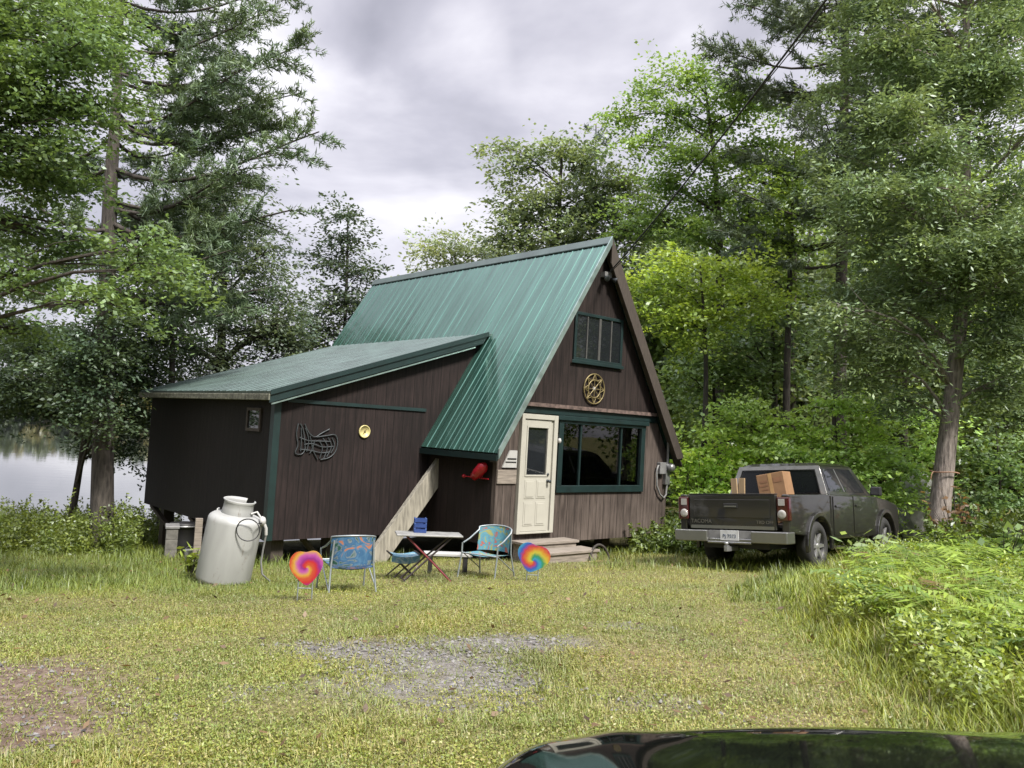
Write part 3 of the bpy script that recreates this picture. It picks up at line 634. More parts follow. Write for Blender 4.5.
b = MB(); b.lathe([(0, .0), (.05, 0), (.045, .02), (0, .035)], 18, RX); b.build('boss', MT['clear'], og)
# round yellow thermometer and wrought ornament on the wing
p = hray(364, 431.5, 'u', WU0); th = onwall('wall_dial', p, 'small round cream yellow dial on the brown wing wall', 'wall dial')
b = MB(); b.lathe([(0, 0), (.115, 0), (.115, .03), (.098, .034), (.098, .026), (0, .026)], 28, RX); b.build('dial_face', mat('cream_yellow_enamel', (0.48, 0.42, 0.19), 0.4), th)
b = MB(); b.box(-.006, .006, -.032, -.028, -.06, .05, Matrix.Rotation(.6, 4, 'Y')); b.box(-.02, .02, -.034, -.028, -.02, .02); b.build('needle', MT['brass'], th)
p = hray(317, 441, 'u', WU0); wo = onwall('wall_sculpture', p, 'grey wrought metal scrollwork on the brown wing wall left of the yellow dial', 'wall ornament')
sc = 12.6/820*1.25
def PX(x, y): return ((x-317)*sc*1.0, -0.025, -(y-441)*sc*0.86)
strokes = [[(297, 424), (296, 435), (298, 446), (296, 454), (302, 455), (305, 450), (304, 440), (302, 430), (299, 424)],
 [(303, 424), (308, 433), (314, 437), (320, 433), (328, 428)], [(316, 437), (326, 435), (334, 434), (337, 442), (335, 452), (329, 458), (321, 460)],
 [(300, 428), (301, 440), (301, 452)], [(304, 428), (308, 440), (307, 452)], [(309, 436), (312, 448), (310, 454)], [(314, 440), (313, 450), (318, 460)], [(318, 440), (322, 448), (320, 459)],
 [(322, 438), (327, 447), (324, 459)], [(327, 437), (331, 446), (327, 457)], [(331, 437), (334, 445), (331, 453)], [(304, 445), (312, 444), (322, 447), (333, 446)], [(299, 438), (308, 441), (318, 441), (330, 441)], [(300, 450), (311, 451), (321, 453), (330, 452)]]
def smooth_path(pts, n=5):
    out = []
    for i in range(len(pts)-1):
        p0 = np.array(pts[max(i-1, 0)]); p1 = np.array(pts[i]); p2 = np.array(pts[i+1]); p3 = np.array(pts[min(i+2, len(pts)-1)])
        for t in np.linspace(0, 1, n, endpoint=False):
            out.append(tuple(0.5*((2*p1)+(-p0+p2)*t+(2*p0-5*p1+4*p2-p3)*t*t+(-p0+3*p1-3*p2+p3)*t**3)))
    out.append(tuple(np.array(pts[-1], float))); return out
b = MB()
for s_ in strokes: b.tube([PX(*q_) for q_ in smooth_path([(float(x), float(y)) for x, y in s_])], 0.011, 6)
b.build('scrollwork', MT['iron'], wo)
# red lantern-like ornament under the eave
p = hray(484, 473, 'v', VL); rd = onwall('red_ornament', p, 'shiny red metal ornament on the dark wall under the eave', 'wall ornament')
b = MB(); b.lathe([(0, -.20), (.075, -.19), (.095, -.05), (.10, .10), (.06, .17), (.03, .20), (0, .20)], 20, Matrix.Translation((-.12, -.02, .04)) @ Matrix.Rotation(math.radians(52), 4, 'X')); b.build('body', MT['red'], rd)
b = MB(); b.tube([(-.06, -.2, -.09), (-.06, .48, -.09)], .012, 8); b.lathe([(0, -.035), (.03, -.02), (.038, 0), (.03, .02), (0, .035)], 12, Matrix.Translation((-.06, .48, -.09))); b.tube([(0, .0, .0), (-.06, 0, -.09)], .01, 6); b.build('rod', MT['red'], rd)
# stick leaning on the house corner
p0 = gat(484, 556); p1 = hw(-0.50, 0.03, 0.05)
sk = empty('walking_stick', p0, 0, 'thin grey stick leaning on the cabin corner behind a chair', 'stick')
b = MB(); b.tube([(0, 0, -.03), tuple((p1-p0)*0.5+Vector((0, 0, .01))), tuple(p1-p0)], .014, 7); b.build('shaft', MT['deck'], sk)

# ---------------------------------------------------------------- propane tank
def tank_mat():
    m = mat('stained_tank_paint', (0.30, 0.305, 0.30), 0.5, 0, 0.12, 2.5, 0.06, stretch=(2, 2, 0.5)); nt = m.node_tree; N = nt.nodes.new; L = nt.links.new; p = nt.nodes['Principled BSDF']
    src = p.inputs['Base Color'].links[0].from_socket; tc = N('ShaderNodeTexCoord')
    n = N('ShaderNodeTexNoise'); n.inputs['Scale'].default_value = 7; n.inputs['Detail'].default_value = 8; n.inputs['Roughness'].default_value = .75; mp = N('ShaderNodeMapping'); mp.inputs['Scale'].default_value = (1, 1, .45); L(tc.outputs['Object'], mp.inputs[0]); L(mp.outputs[0], n.inputs['Vector'])
    r = N('ShaderNodeValToRGB'); e = r.color_ramp.elements; e[0].position = .60; e[1].position = .72; e[0].color = (0, 0, 0, 1); e[1].color = (1, 1, 1, 1); L(n.outputs['Fac'], r.inputs['Fac'])
    x = N('ShaderNodeMixRGB'); L(r.outputs[0], x.inputs['Fac']); L(src, x.inputs[1]); x.inputs[2].default_value = (.13, .10, .075, 1); L(x.outputs[0], p.inputs['Base Color']); return m
MT['tank'] = tank_mat()
tb = gat(222, 583); tp_ = at(240, 500, tb.y-0.05)
ax = (tp_-tb); Ht = ax.length
TM = Matrix.Translation(tb) @ ax.to_track_quat('Z', 'Y').to_matrix().to_4x4() @ Matrix.Rotation(math.radians(20), 4, 'Z')
tank = empty('propane_tank', tb, 0, 'large off white propane tank leaning beside the dark end of the cabin wing', 'gas tank', mat=TM)
TR = 0.355
b = MB(); b.lathe([(TR*.86, -.10), (TR*.88, .02), (TR*.97, .05), (TR, .09), (TR, Ht*.74), (TR*.99, Ht*.765), (TR*.955, Ht*.79), (TR*.86, Ht*.815), (TR*.66, Ht*.835), (0, Ht*.845)], 48); b.build('body', MT['tank'], tank)
b = MB(); n = 40
for rr0, rr1 in ((TR*.50, TR*.485),):
    prof = [(.0, Ht*.80), (.012, Ht*.84), (.0, Ht*.90), (-.004, Ht*.97), (.018, Ht*1.0), (.004, Ht*1.005), (-.012, Ht*.97), (-.01, Ht*.80)]
    vs = []; fs = []; A0, A1 = math.radians(-15), math.radians(300)
    for i in range(n+1):
        a = A0+(A1-A0)*i/n
        for r, z in prof: vs.append(((TR*.55+r)*math.cos(a), (TR*.55+r)*math.sin(a), z))
    m_ = len(prof)
    for i in range(n):
        for j in range(m_): fs.append((i*m_+j, i*m_+(j+1) % m_, (i+1)*m_+(j+1) % m_, (i+1)*m_+j))
    fs += [tuple(range(m_)), tuple(range(n*m_, n*m_+m_))]
    b.add(vs, fs, True)
b.build('collar', MT['tank'], tank)
b = MB(); b.tube([(0, 0, Ht*.82), (0, 0, Ht*.93)], .035, 10); b.tube([(0, 0, Ht*.89), (.12, -.06, Ht*.89)], .02, 8); b.build('valve', MT['brass'], tank)
iT = TM.inverted()
def tl(px, py, dy): return iT @ at(px, py, tb.y+dy)
b = MB(); c = tl(263, 521, -0.05); b.lathe([(0, -.03), (.06, -.028), (.065, 0), (.045, .03), (0, .04)], 16, Matrix.Translation(c) @ Matrix.Rotation(1.2, 4, 'X')); c2 = tl(266, 528, -0.05); b.tube([c, c2, tl(266, 535, -.03)], .022, 8); b.tube([tl(251, 514, -.1), tl(257, 512, -.06), c], .014, 8); b.build('regulator', MT['white'], tank)
b = MB(); b.tube([tl(262, 523, -.12)]+[tl(248+11.5*math.cos(a), 530+11*math.sin(a), -TR-0.03+0.10*max(0, math.cos(a))) for a in np.linspace(-.6, 5.6, 26)], .008, 6); b.build('hose', MT['black'], tank)
b = MB(); b.tube([tl(266, 535, -.03), tl(263, 550, 0), tl(261, 562, .02), tl(262, 574, .0), tl(267, 579, .05), tl(272, 583, .3)], .013, 8); b.build('supply_pipe', MT['grey'], tank)
b = MB(); c = tl(217, 511, 0); b.tube([c+Vector((0, 0, -.05)), c+Vector((.01, 0, .03)), c+Vector((.07, 0, .03)), c+Vector((.08, 0, -.04))], .012, 7); b.build('lifting_lug', MT['tank'], tank)
# things stored under the wing
def under_thing(name, px, py, label, cat, dz=0):
    g = gat(px, py); return empty(name, g, 0.4, label, cat), g
e_, g_ = under_thing('storage_tub', 182, 556, 'black lidded barrel standing under the end of the wing', 'barrel')
b = MB(); b.lathe([(0, -.03), (.22, -.03), (.24, .0), (.25, .30), (.24, .56), (.26, .57), (.26, .62), (0, .63)], 24); b.build('drum', MT['black'], e_)
b = MB(); b.lathe([(.262, .555), (.275, .56), (.275, .585), (.262, .59)], 24); b.build('band', MT['galv'], e_)
e_, g_ = under_thing('block_stack', 170, 558, 'stack of concrete blocks with a pale cap under the wing corner', 'block stack')
for k in range(3):
    b = MB(); b.box(-.10, .10, -.2, .2, .19*k-.02, .19*k+.168); b.build('concrete_block', MT['conc'], e_, bevel=.01)
b = MB(); b.box(-.12, .12, -.22, .22, .55, .60); b.build('cap_stone', MT['grey'], e_, bevel=.01)
e_, g_ = under_thing('paint_can', 189, 560, 'small dented white can under the cabin wing', 'can')
b = MB(); b.lathe([(0, -.02), (.08, -.02), (.085, .0), (.085, .17), (.09, .18), (.08, .185), (.078, .175), (0, .172)], 20); b.build('can_body', MT['white'], e_)
b = MB(); b.tube([(.086*math.cos(a), .0, .15+.09*math.sin(a)) for a in np.linspace(0, math.pi, 12)], .004, 5); b.build('wire_handle', MT['galv'], e_)
e_, g_ = under_thing('support_post', 196, 562, 'short grey wooden post standing on a block beside the gas tank', 'post')
b = MB(); b.box(-.06, .06, -.06, .06, .05, .75); b.build('timber', MT['deck'], e_, bevel=.006)
b = MB(); b.box(-.2, .2, -.1, .1, -.05, .05); b.build('footing', MT['conc'], e_, bevel=.01)
# thin hoop at the steps' right side
g_ = gat(600, 561); e_ = empty('old_hoop', g_, PSI, 'thin dark bent hoop leaning under the cabin right of the steps', 'hoop')
b = MB(); b.tube([(.26*math.cos(a), .05*math.sin(a), -.06+.34*math.sin(a)) for a in np.linspace(-.1, math.pi+.1, 24)], .022, 8); b.build('bent_strip', mat('dusty_dark_metal', (.035, .03, .026), .8, 0, .3, 10), e_)

# ---------------------------------------------------------------- chairs, table and the spiral stakes
def cloth_mat(name, kind):
    m, nt, p, N, L = new_mat(name); tc = N('ShaderNodeTexCoord')
    n = N('ShaderNodeTexNoise'); n.inputs['Scale'].default_value = 4.2; n.inputs['Detail'].default_value = 2.5; n.inputs['Distortion'].default_value = 2.2
    mp = N('ShaderNodeMapping'); mp.inputs['Location'].default_value = (kind*3.1, kind*1.7, kind*.9); L(tc.outputs['Object'], mp.inputs[0]); L(mp.outputs[0], n.inputs['Vector'])
    r = N('ShaderNodeValToRGB'); r.color_ramp.interpolation = 'CONSTANT'; e = r.color_ramp.elements
    r.color_ramp.interpolation = 'EASE'
    pal = {0: [(0, (.03, .10, .09)), (.36, (.02, .12, .08)), (.44, (.26, .33, .38)), (.48, (.05, .17, .36)), (.60, (.10, .26, .46)), (.68, (.60, .25, .15))],
           1: [(0, (.10, .30, .46)), (.40, (.16, .38, .52)), (.50, (.40, .55, .60)), (.58, (.12, .32, .46)), (.66, (.65, .66, .62)), (.7, (.08, .2, .3))],
           2: [(0, (.52, .10, .07)), (.36, (.50, .13, .09)), (.42, (.10, .32, .42)), (.54, (.14, .38, .46)), (.60, (.36, .38, .12)), (.68, (.42, .42, .15))]}[kind]
    while len(e) < len(pal): e.new(.5)
    for i, (ps, c) in enumerate(pal): e[i].position = ps; e[i].color = tuple(q_*.55 for q_ in c)+(1,)
    L(n.outputs['Fac'], r.inputs['Fac']); L(r.outputs[0], p.inputs['Base Color']); p.inputs['Roughness'].default_value = .7; return m
MT['tube_white'] = mat('pale_tube_frame', (.24, .27, .28), .4, .4)
MT['tube_dark'] = mat('dark_tube_frame', (.05, .04, .04), .45, .4)
MT['maroon'] = mat('maroon_tube', (.16, .03, .035), .4, .3)
def chair(pos, rz, kind, label, frame):
    e = empty('folding_chair', pos, rz, label, 'chair', 'patio chairs round the folding table'); e.scale = (.96, .96, .80)
    cm = cloth_mat('chair_cloth', kind); w, sd_ = .27, .24
    # faces -y; seat .42 high, wrap-round back
    b = MB(); b.grid(lambda a, t: ((a-.5)*2*w, -sd_+t*2*sd_, .43-.035*math.sin(a*math.pi)-.03*t), 8, 8); b.grid(lambda a, t: ((a-.5)*2*w, -sd_+t*2*sd_, .42-.035*math.sin(a*math.pi)-.03*t), 8, 8); b.build('seat', cm, e, fix=False)
    def bk(o):
        def fn(a, t):
            th_ = (a-.5)*2.1; r = w+.03+o; return (r*1.05*math.sin(th_), .02+r*.95*math.cos(th_)+.05*t, .43+.40*t+.045*math.cos(th_*1.3)*t)
        return fn
    b = MB(); b.grid(bk(0), 14, 6); b.grid(bk(.008), 14, 6); b.build('backrest', cm, e, fix=False)
    b = MB(); f_ = bk(.004); path = [f_(a, 1.02) for a in np.linspace(0, 1, 15)]
    x0, y0, z0 = path[0]; x1, y1, z1 = path[-1]
    path = [(x0-.01, -sd_, .60), (x0-.01, -.05, .66), (x0, y0-.02, z0-.06)]+path+[(x1, y1-.02, z1-.06), (x1+.01, -.05, .66), (x1+.01, -sd_, .60)]
    b.tube(path, .013, 7); b.build('arm_rail', frame, e)
    for s in (-1, 1):
        b = MB(); b.tube([(s*(w+.03), -sd_, .60), (s*(w+.03), -sd_-.0, .42), (s*(w+.04), -sd_-.07, -.02)], .012, 7); b.build('leg', frame, e)
        b = MB(); b.tube([(s*(w-.02), .25, .80), (s*(w+.0), .24, .42), (s*(w+.03), .34, -.02)], .012, 7); b.build('leg', frame, e)
        b = MB(); b.tube([(s*(w+.025), -sd_, .44), (s*(w+.03), .32, .08)], .009, 6); b.build('stretcher', frame, e)
    b = MB(); b.tube([(-w-.03, -sd_, .425), (w+.03, -sd_, .425)], .014, 7); b.build('seat_bar', MT['tube_white'], e)
    return e
g1 = gat(346, 590); chair(g1, math.radians(205), 0, 'blue and green folding chair with pale rail left of the table, beside the spiral heart', MT['tube_white'])
g2 = gat(402, 577)
e_ = empty('folding_stool', g2, math.radians(20), 'light blue folding stool under the table edge in front of the leaning plank', 'stool')
b = MB(); b.grid(lambda a, t: ((a-.5)*.40, (t-.5)*.34, .33-.03*math.sin(a*math.pi)), 8, 4); b.grid(lambda a, t: ((a-.5)*.40, (t-.5)*.34, .322-.03*math.sin(a*math.pi)), 8, 4); b.grid(lambda a, t: ((a-.5)*.40, -.17, .33-.03*math.sin(a*math.pi)-.09*t), 8, 2); b.build('seat', cloth_mat('stool_cloth', 1), e_, fix=False)
for s in (-1, 1):
    b = MB(); b.tube([(s*.20, -.17, .335), (s*.20, .17, .335)], .012, 7); b.build('seat_bar', MT['tube_dark'], e_)
    for y in (-.15, .15):
        b = MB(); b.tube([(s*.20, y, .335), (-s*.20, y*1.05+s*.015, -.02)], .011, 7); b.build('leg', MT['tube_dark'], e_)
g3 = gat(486, 577); chair(g3, math.radians(-28), 2, 'blue, lime and red patterned folding chair nearest the wooden steps', MT['tube_white'])
gt = gat(426, 580)
tbl = empty('folding_table', gt, math.radians(12), 'narrow folding table with pale top and crossed dark legs', 'table'); tbl.scale = (.95, .95, .86)
b = MB(); b.box(-.47, .47, -.21, .21, .700, .730); b.build('table_top', mat('worn_table_laminate', (.20, .20, .19), .5, 0, .25, 6), tbl, bevel=.012)
for s in (-1, 1):
    b = MB(); b.tube([(s*.33, -.10, .70), (s*.16, -.12, .52), (-s*.02, -.13, .34), (-s*.2, -.15, .15), (-s*.36, -.17, -.02)], .015, 7); b.build('leg', MT['maroon'] if s < 0 else MT['tube_dark'], tbl)
    b = MB(); b.tube([(s*.33, .10, .70), (s*.16, .12, .52), (-s*.02, .13, .34), (-s*.2, .15, .15), (-s*.36, .17, -.02)], .015, 7); b.build('leg', MT['tube_dark'], tbl)
    b = MB(); b.tube([(-s*.33, -.16, .03), (-s*.35, 0, .02), (-s*.33, .16, .03)], .011, 6); b.build('foot_bar', MT['tube_dark'], tbl)
b = MB(); b.tube([(0, -.14, .34), (0, .14, .34)], .014, 7); b.build('pivot_bar', MT['tube_dark'], tbl)
# blue crate on the table
e_ = empty('blue_crate', gt+Vector((-.13, .05, .629)), math.radians(12), 'small dark blue slatted crate standing on the table', 'crate'); e_.scale = (.75, .75, .78)
b = MB()
for z0 in (0, .09, .18): b.box(-.11, .11, -.085, -.075, z0, z0+.06); b.box(-.11, .11, .075, .085, z0, z0+.06); b.box(-.11, -.10, -.075, .075, z0, z0+.06); b.box(.10, .11, -.075, .075, z0, z0+.06)
b.build('slats', MT['blue'], e_)
b = MB()
for x in (-.1, .1):
    for y in (-.065, .065): b.box(x-.012, x+.012, y-.012, y+.012, 0, .25)
b.box(-.1, .1, -.07, .07, .002, .012); b.build('crate_frame', mat('pale_blue_plastic', (.05, .09, .24), .4), e_)
# white board bench behind the table
gb = gat(447, 573); e_ = empty('low_bench', gb, PSI-.6, 'low white board bench behind the folding table', 'bench')
b = MB(); b.box(-.36, .36, -.12, .12, .26, .30); b.build('bench_seat', MT['white'], e_, bevel=.006)
for x in (-.26, .26):
    b = MB(); b.box(x-.03, x+.03, -.10, .10, -.06, .258); b.build('leg', MT['black'], e_)
def spiral_mat(name, cols, cx, cz, k, tw, off=0.0):
    m, nt, p, N, L = new_mat(name); tc = N('ShaderNodeTexCoord'); sep = N('ShaderNodeSeparateXYZ'); L(tc.outputs['Object'], sep.inputs[0])
    def mth(op, a, b=None):
        n = N('ShaderNodeMath'); n.operation = op
        for i, v in enumerate((a, b)):
            if v is None: continue
            if isinstance(v, (int, float)): n.inputs[i].default_value = v
            else: L(v, n.inputs[i])
        return n.outputs[0]
    x = mth('SUBTRACT', sep.outputs['X'], cx); z = mth('SUBTRACT', sep.outputs['Z'], cz)
    ang = mth('DIVIDE', mth('ARCTAN2', z, x), 2*math.pi); r = mth('SQRT', mth('ADD', mth('MULTIPLY', x, x), mth('MULTIPLY', z, z)))
    nz = N('ShaderNodeTexNoise'); nz.inputs['Scale'].default_value = 18; L(tc.outputs['Object'], nz.inputs['Vector'])
    f = mth('FRACT', mth('ADD', mth('ADD', mth('MULTIPLY', r, k), mth('MULTIPLY', ang, tw)), mth('ADD', mth('MULTIPLY', nz.outputs['Fac'], .22), off)))
    rp = N('ShaderNodeValToRGB'); e = rp.color_ramp.elements
    while len(e) < len(cols): e.new(.5)
    for i, c in enumerate(cols): e[i].position = i/(len(cols)-1); e[i].color = tuple(q_*.55 for q_ in c)+(1,)
    L(f, rp.inputs['Fac']); L(rp.outputs[0], p.inputs['Base Color']); p.inputs['Roughness'].default_value = .5; return m
def heart_stake(px, py_g, w, h, zc, rz, label, m_, tilt):
    g = gat(px, py_g); e = empty('spiral_heart_stake', g, rz, label, 'garden stake', 'tie dye heart stakes in the lawn')
    pts = []
    for t in np.linspace(0, 2*math.pi, 48, endpoint=False):
        x = 16*math.sin(t)**3/17*w*.5; z = (13*math.cos(t)-5*math.cos(2*t)-2*math.cos(3*t)-math.cos(4*t)+2.5)/15.5*h*.5
        x = .45*x+.55*math.sin(t)*w*.5; z = .45*z+.55*math.cos(t)*h*.5
        pts.append((x*math.cos(tilt)-z*math.sin(tilt), x*math.sin(tilt)+z*math.cos(tilt)+zc))
    b = MB(); b.prism(pts, 'y', -.008, .008); b.build('heart_plate', m_, e)
    for s in (-.075, .075):
        b = MB(); b.tube([(s, .012, -.12), (s, .012, zc-.0)], .0075, 6); b.build('leg', MT['tube_white'], e)
    b = MB(); b.tube([(-.075, .02, zc-h*.5-.03), (.075, .02, zc-h*.5-.03)], .006, 6); b.build('cross_wire', MT['tube_white'], e)
heart_stake(304, 602, .36, .40, .37, .1, 'red, orange and purple spiral heart on a wire stake left of the chairs', spiral_mat('red_purple_spiral', [(.62, .10, .03), (.60, .02, .03), (.30, .02, .25), (.55, .10, .42), (.70, .40, .05), (.60, .06, .03)], -.0, .36, 5.0, 1, .55), .1)
heart_stake(532, 582, .46, .42, .33, -.1, 'rainbow spiral heart on a wire stake in front of the steps', spiral_mat('rainbow_spiral', [(.05, .35, .55), (.03, .30, .12), (.65, .55, .05), (.70, .25, .03), (.60, .04, .06), (.04, .10, .50), (.05, .35, .55)], -.0, .28, 3.4, 1, 1.62), -.25)
# power cable to the gable
A_ = hw(1.96, -.2, 4.96); B_ = at(820, 8, 8.6); dd = B_-A_
cab = empty('power_cable', A_, 0, 'black overhead power cable running to the cabin gable', 'cable')
b = MB(); pts = [dd*t-Vector((0, 0, .0))+Vector((0, 0, .35*((t-1)*t))) for t in np.linspace(0, 3.4, 30)]; b.tube(pts, .014, 6); b.tube([p_+Vector((.02, .02, -.05*math.sin(i*.9))) for i, p_ in enumerate(pts)], .007, 5); b.build('twisted_line', MT['black'], cab)

# ---------------------------------------------------------------- pickup truck
h_, tp2, tr2 = 0.7327, -0.0195, -0.0922
Fv = Vector((math.sin(h_)*math.cos(tp2), math.cos(h_)*math.cos(tp2), math.sin(tp2))); Lv = Vector((-math.cos(h_), math.sin(h_), 0))
Lv = (Lv*math.cos(tr2)+Vector((0, 0, 1))*math.sin(tr2)).normalized(); Uv = Fv.cross(Lv).normalized(); Lv = Uv.cross(Fv)
TO = Vector((3.545, 12.80, -1.964+CAMZ-.03))
TRM = Matrix(((Fv.x, Lv.x, Uv.x, TO.x), (Fv.y, Lv.y, Uv.y, TO.y), (Fv.z, Lv.z, Uv.z, TO.z), (0, 0, 0, 1)))
truck = empty('pickup_truck', TO, 0, 'dark grey pickup truck parked by the woods, tailgate towards the yard', 'pickup truck', mat=TRM)
def arc(cx, cz, r, a0, a1, n=14): return [(cx+r*math.cos(a), cz+r*math.sin(a)) for a in np.linspace(a0, a1, n)]
XR, XF, RW = 1.2, 4.44, .455
def bed_side(s):
    prof = [(.10, .62), (XR-RW, .56)]+arc(XR, .40, RW, math.radians(160), math.radians(20))+[(XR+RW+.02, .50), (1.735, .47), (1.735, 1.20), (.10, 1.20)]
    b = MB(); y0, y1 = (.80, .925) if s > 0 else (-.925, -.80); b.prism(prof, 'y', y0, y1); return b
for s in (-1, 1): bed_side(s).build('bed_side', MT['paint'], truck, bevel=.025, seg=3)
b = MB(); b.box(.14, 1.72, -.80, .80, .70, .74); b.box(1.66, 1.73, -.80, .80, .74, 1.18); b.box(.2, 1.7, -.55, .55, .36, .50); b.build('bed_floor', MT['black'], truck)
prof = [(1.76, .47), (XF-RW-.02, .45)]+arc(XF, .40, RW, math.radians(172), math.radians(12))+[(5.16, .46), (5.26, .55), (5.27, .86), (5.16, 1.0), (4.7, 1.085), (4.02, 1.16), (1.76, 1.20)]
b = MB(); b.prism(prof, 'y', -.925, .925); b.build('body', MT['paint'], truck, bevel=.03, seg=3)
# cab
CB = [Vector((1.77, -.875, 1.19)), Vector((4.06, -.84, 1.14)), Vector((4.06, .84, 1.14)), Vector((1.77, .875, 1.19))]
CT = [Vector((1.88, -.71, 1.675)), Vector((3.42, -.69, 1.69)), Vector((3.42, .69, 1.69)), Vector((1.88, .71, 1.675))]
b = MB(); b.hexa(CB, CT); b.hexa([v+Vector((0, 0, .001)) for v in CT], [Vector((2.05, -.56, 1.735)), Vector((3.22, -.56, 1.74)), Vector((3.22, .56, 1.74)), Vector((2.05, .56, 1.735))]); cabn = b.build('cab', MT['paint'], truck, bevel=.03, seg=3)
def face_quad(a, b_, c, d, s0, s1, t0, t1, off):
    n = (b_-a).cross(d-a).normalized()
    P = lambda s, t: (a*(1-s)+b_*s)*(1-t)+(d*(1-s)+c*s)*t
    q = [P(s0, t0), P(s1, t0), P(s1, t1), P(s0, t1)]; return [v+n*off for v in q], n
def pane(a, b_, c, d, s0, s1, t0, t1, mt='dark_glass', name='window', par=cabn, off=.004, poly=None):
    q, n = face_quad(a, b_, c, d, s0, s1, t0, t1, off)
    m = MB(); m.hexa([v-n*.003 for v in q], [v+n*.003 for v in q]); return m.build(name, MT[mt], par)
# right side (y<0): a = bottom rear, b = bottom front
pane(CB[0], CB[1], CT[1], CT[0], .06, .36, .14, .90); pane(CB[0], CB[1], CT[1], CT[0], .41, .86, .14, .90)
pane(CB[2], CB[3], CT[3], CT[2], .14, .59, .14, .90); pane(CB[2], CB[3], CT[3], CT[2], .64, .94, .14, .90)
pane(CB[3], CB[0], CT[0], CT[3], .07, .93, .08, .84, mt='tinted', name='rear_window'); pane(CB[1], CB[2], CT[2], CT[1], .06, .94, .06, .92, name='windshield')
pane(CB[0], CB[1], CT[1], CT[0], .375, .395, .14, .90, mt='galv', name='window_pillar'); pane(CB[2], CB[3], CT[3], CT[2], .605, .625, .14, .90, mt='galv', name='window_pillar')
pane(CB[3], CB[0], CT[0], CT[3], .38, .62, .88, .97, 'taillight', 'brake_lamp', cabn, .008)
b = MB()
for y0, y1 in ((-.87, -.66), (.66, .87)): pass
m = MB(); qa = [Vector((1.755, .875, 1.19)), Vector((1.755, -.875, 1.19)), Vector((1.865, -.715, 1.68)), Vector((1.865, .715, 1.68))]
for s0, s1, t0, t1 in ((.0, .055, 0, 1), (.945, 1, 0, 1), (.055, .945, .87, 1)):
    q, n = face_quad(*qa, s0, s1, t0, t1, .004); m.hexa([v-n*.004 for v in q], [v+n*.006 for v in q])
m.build('rear_frame', mat('sky_reflection_grey', (.22, .22, .215), .25, .5, coat=.6), cabn)  # paler grey stands for sky reflected in the dark cab's rear edge
# doors with handles, mirror
for s in (-1, 1):
    y0, y1 = (.927, .937) if s > 0 else (-.937, -.927)
    for x0, x1 in ((1.84, 2.74), (2.78, 3.82)):
        b = MB(); b.prism([(x0, .53), (x1, .53), (x1, 1.15), (x0, 1.165)], 'y', y0, y1); dd_ = b.build('door', MT['paint'], truck, bevel=.012)
        b = MB(); b.box(x0+.08, x0+.30, y0-.02 if s < 0 else y1, y0 if s < 0 else y1+.02, .98, 1.02); b.build('handle', MT['paint'], dd_, bevel=.008)
    b = MB(); b.hexa([(3.62, s*.93, 1.18), (3.72, s*.93, 1.18), (3.75, s*1.12, 1.17), (3.64, s*1.12, 1.17)], [(3.64, s*.95, 1.34), (3.72, s*.95, 1.34), (3.73, s*1.12, 1.33), (3.65, s*1.12, 1.33)]); b.build('side_mirror', MT['black'], truck, bevel=.02)
    for cx in (XR, XF):
        b = MB(); outer = arc(cx, .40, .53, math.radians(190), math.radians(-10), 18); inner = arc(cx, .40, .45, math.radians(-10), math.radians(190), 18)
        b.prism(outer+inner, 'y', *((.905, .965) if s > 0 else (-.965, -.905))); b.build('fender_flare', MT['paint'], truck, bevel=.014)
    for cx in (XR, XF):
        Mw = Matrix.Translation((cx, s*.80, .385)) @ Matrix.Rotation(-s*math.pi/2, 4, 'X')
        b = MB(); b.lathe([(.235, -.125), (.31, -.125), (.355, -.115), (.385, -.085), (.388, 0), (.385, .085), (.355, .115), (.31, .125), (.235, .125), (.225, 0), (.235, -.125)], 40, Mw)
        for k in range(36):
            a = k*math.pi/18; b.box(-.012, .012, -.10, -.02, .378, .394, Mw @ Matrix.Rotation(math.pi/2, 4, 'X') @ Matrix.Rotation(a, 4, 'Y')) if False else None
        wh = b.build('wheel', MT['rubber'], truck)
        b = MB(); b.lathe([(.0, .03), (.20, .03), (.205, .09), (.232, .118), (.238, .12), (.238, .0), (0, 0)], 36, Mw); b.build('wheel_well', MT['black'], wh)
        b = MB(); b.lathe([(.215, .095), (.236, .122), (.24, .115), (.22, .09), (.215, .095)], 36, Mw)
        for k in range(6):
            Mk = Mw @ Matrix.Rotation(k*math.pi/3, 4, 'Z'); b.hexa([(.03, -.042, .06), (.225, -.028, .075), (.225, .028, .075), (.03, .042, .06)], [(.03, -.035, .095), (.225, -.02, .108), (.225, .02, .108), (.03, .035, .095)], Mk)
        b.lathe([(0, .11), (.03, .108), (.06, .09), (.065, .05), (0, .05)], 20, Mw); b.build('rim', MT['alloy'], wh)
# tailgate, lamps, bumper
b = MB(); b.box(.06, .13, -.735, .735, .66, 1.195); tg = b.build('tailgate', MT['paint'], truck, bevel=.02, seg=3)
b = MB(); b.box(.048, .0585, -.64, .64, .84, 1.12); b.build('tailgate_panel', MT['paint'], tg, bevel=.008)
b = MB(); b.box(.055, .135, -.735, .735, 1.196, 1.212); b.build('tailgate_cap', MT['black'], tg, bevel=.005)
b = MB(); b.box(.035, .047, -.12, .12, .985, 1.06); b.build('tailgate_handle', MT['black'], tg, bevel=.012)
b = MB(); b.box(.026, .034, -.10, .10, 1.003, 1.024); b.build('handle_bar', MT['chrome'], tg)
b = MB(); b.box(.050, .058, -.70, .70, .665, .715); b.build('tailgate_strip', MT['chrome'], tg)
RT = Matrix(((0, 0, 1, 0), (-1, 0, 0, 0), (0, -1, 0, 0), (0, 0, 0, 1)))
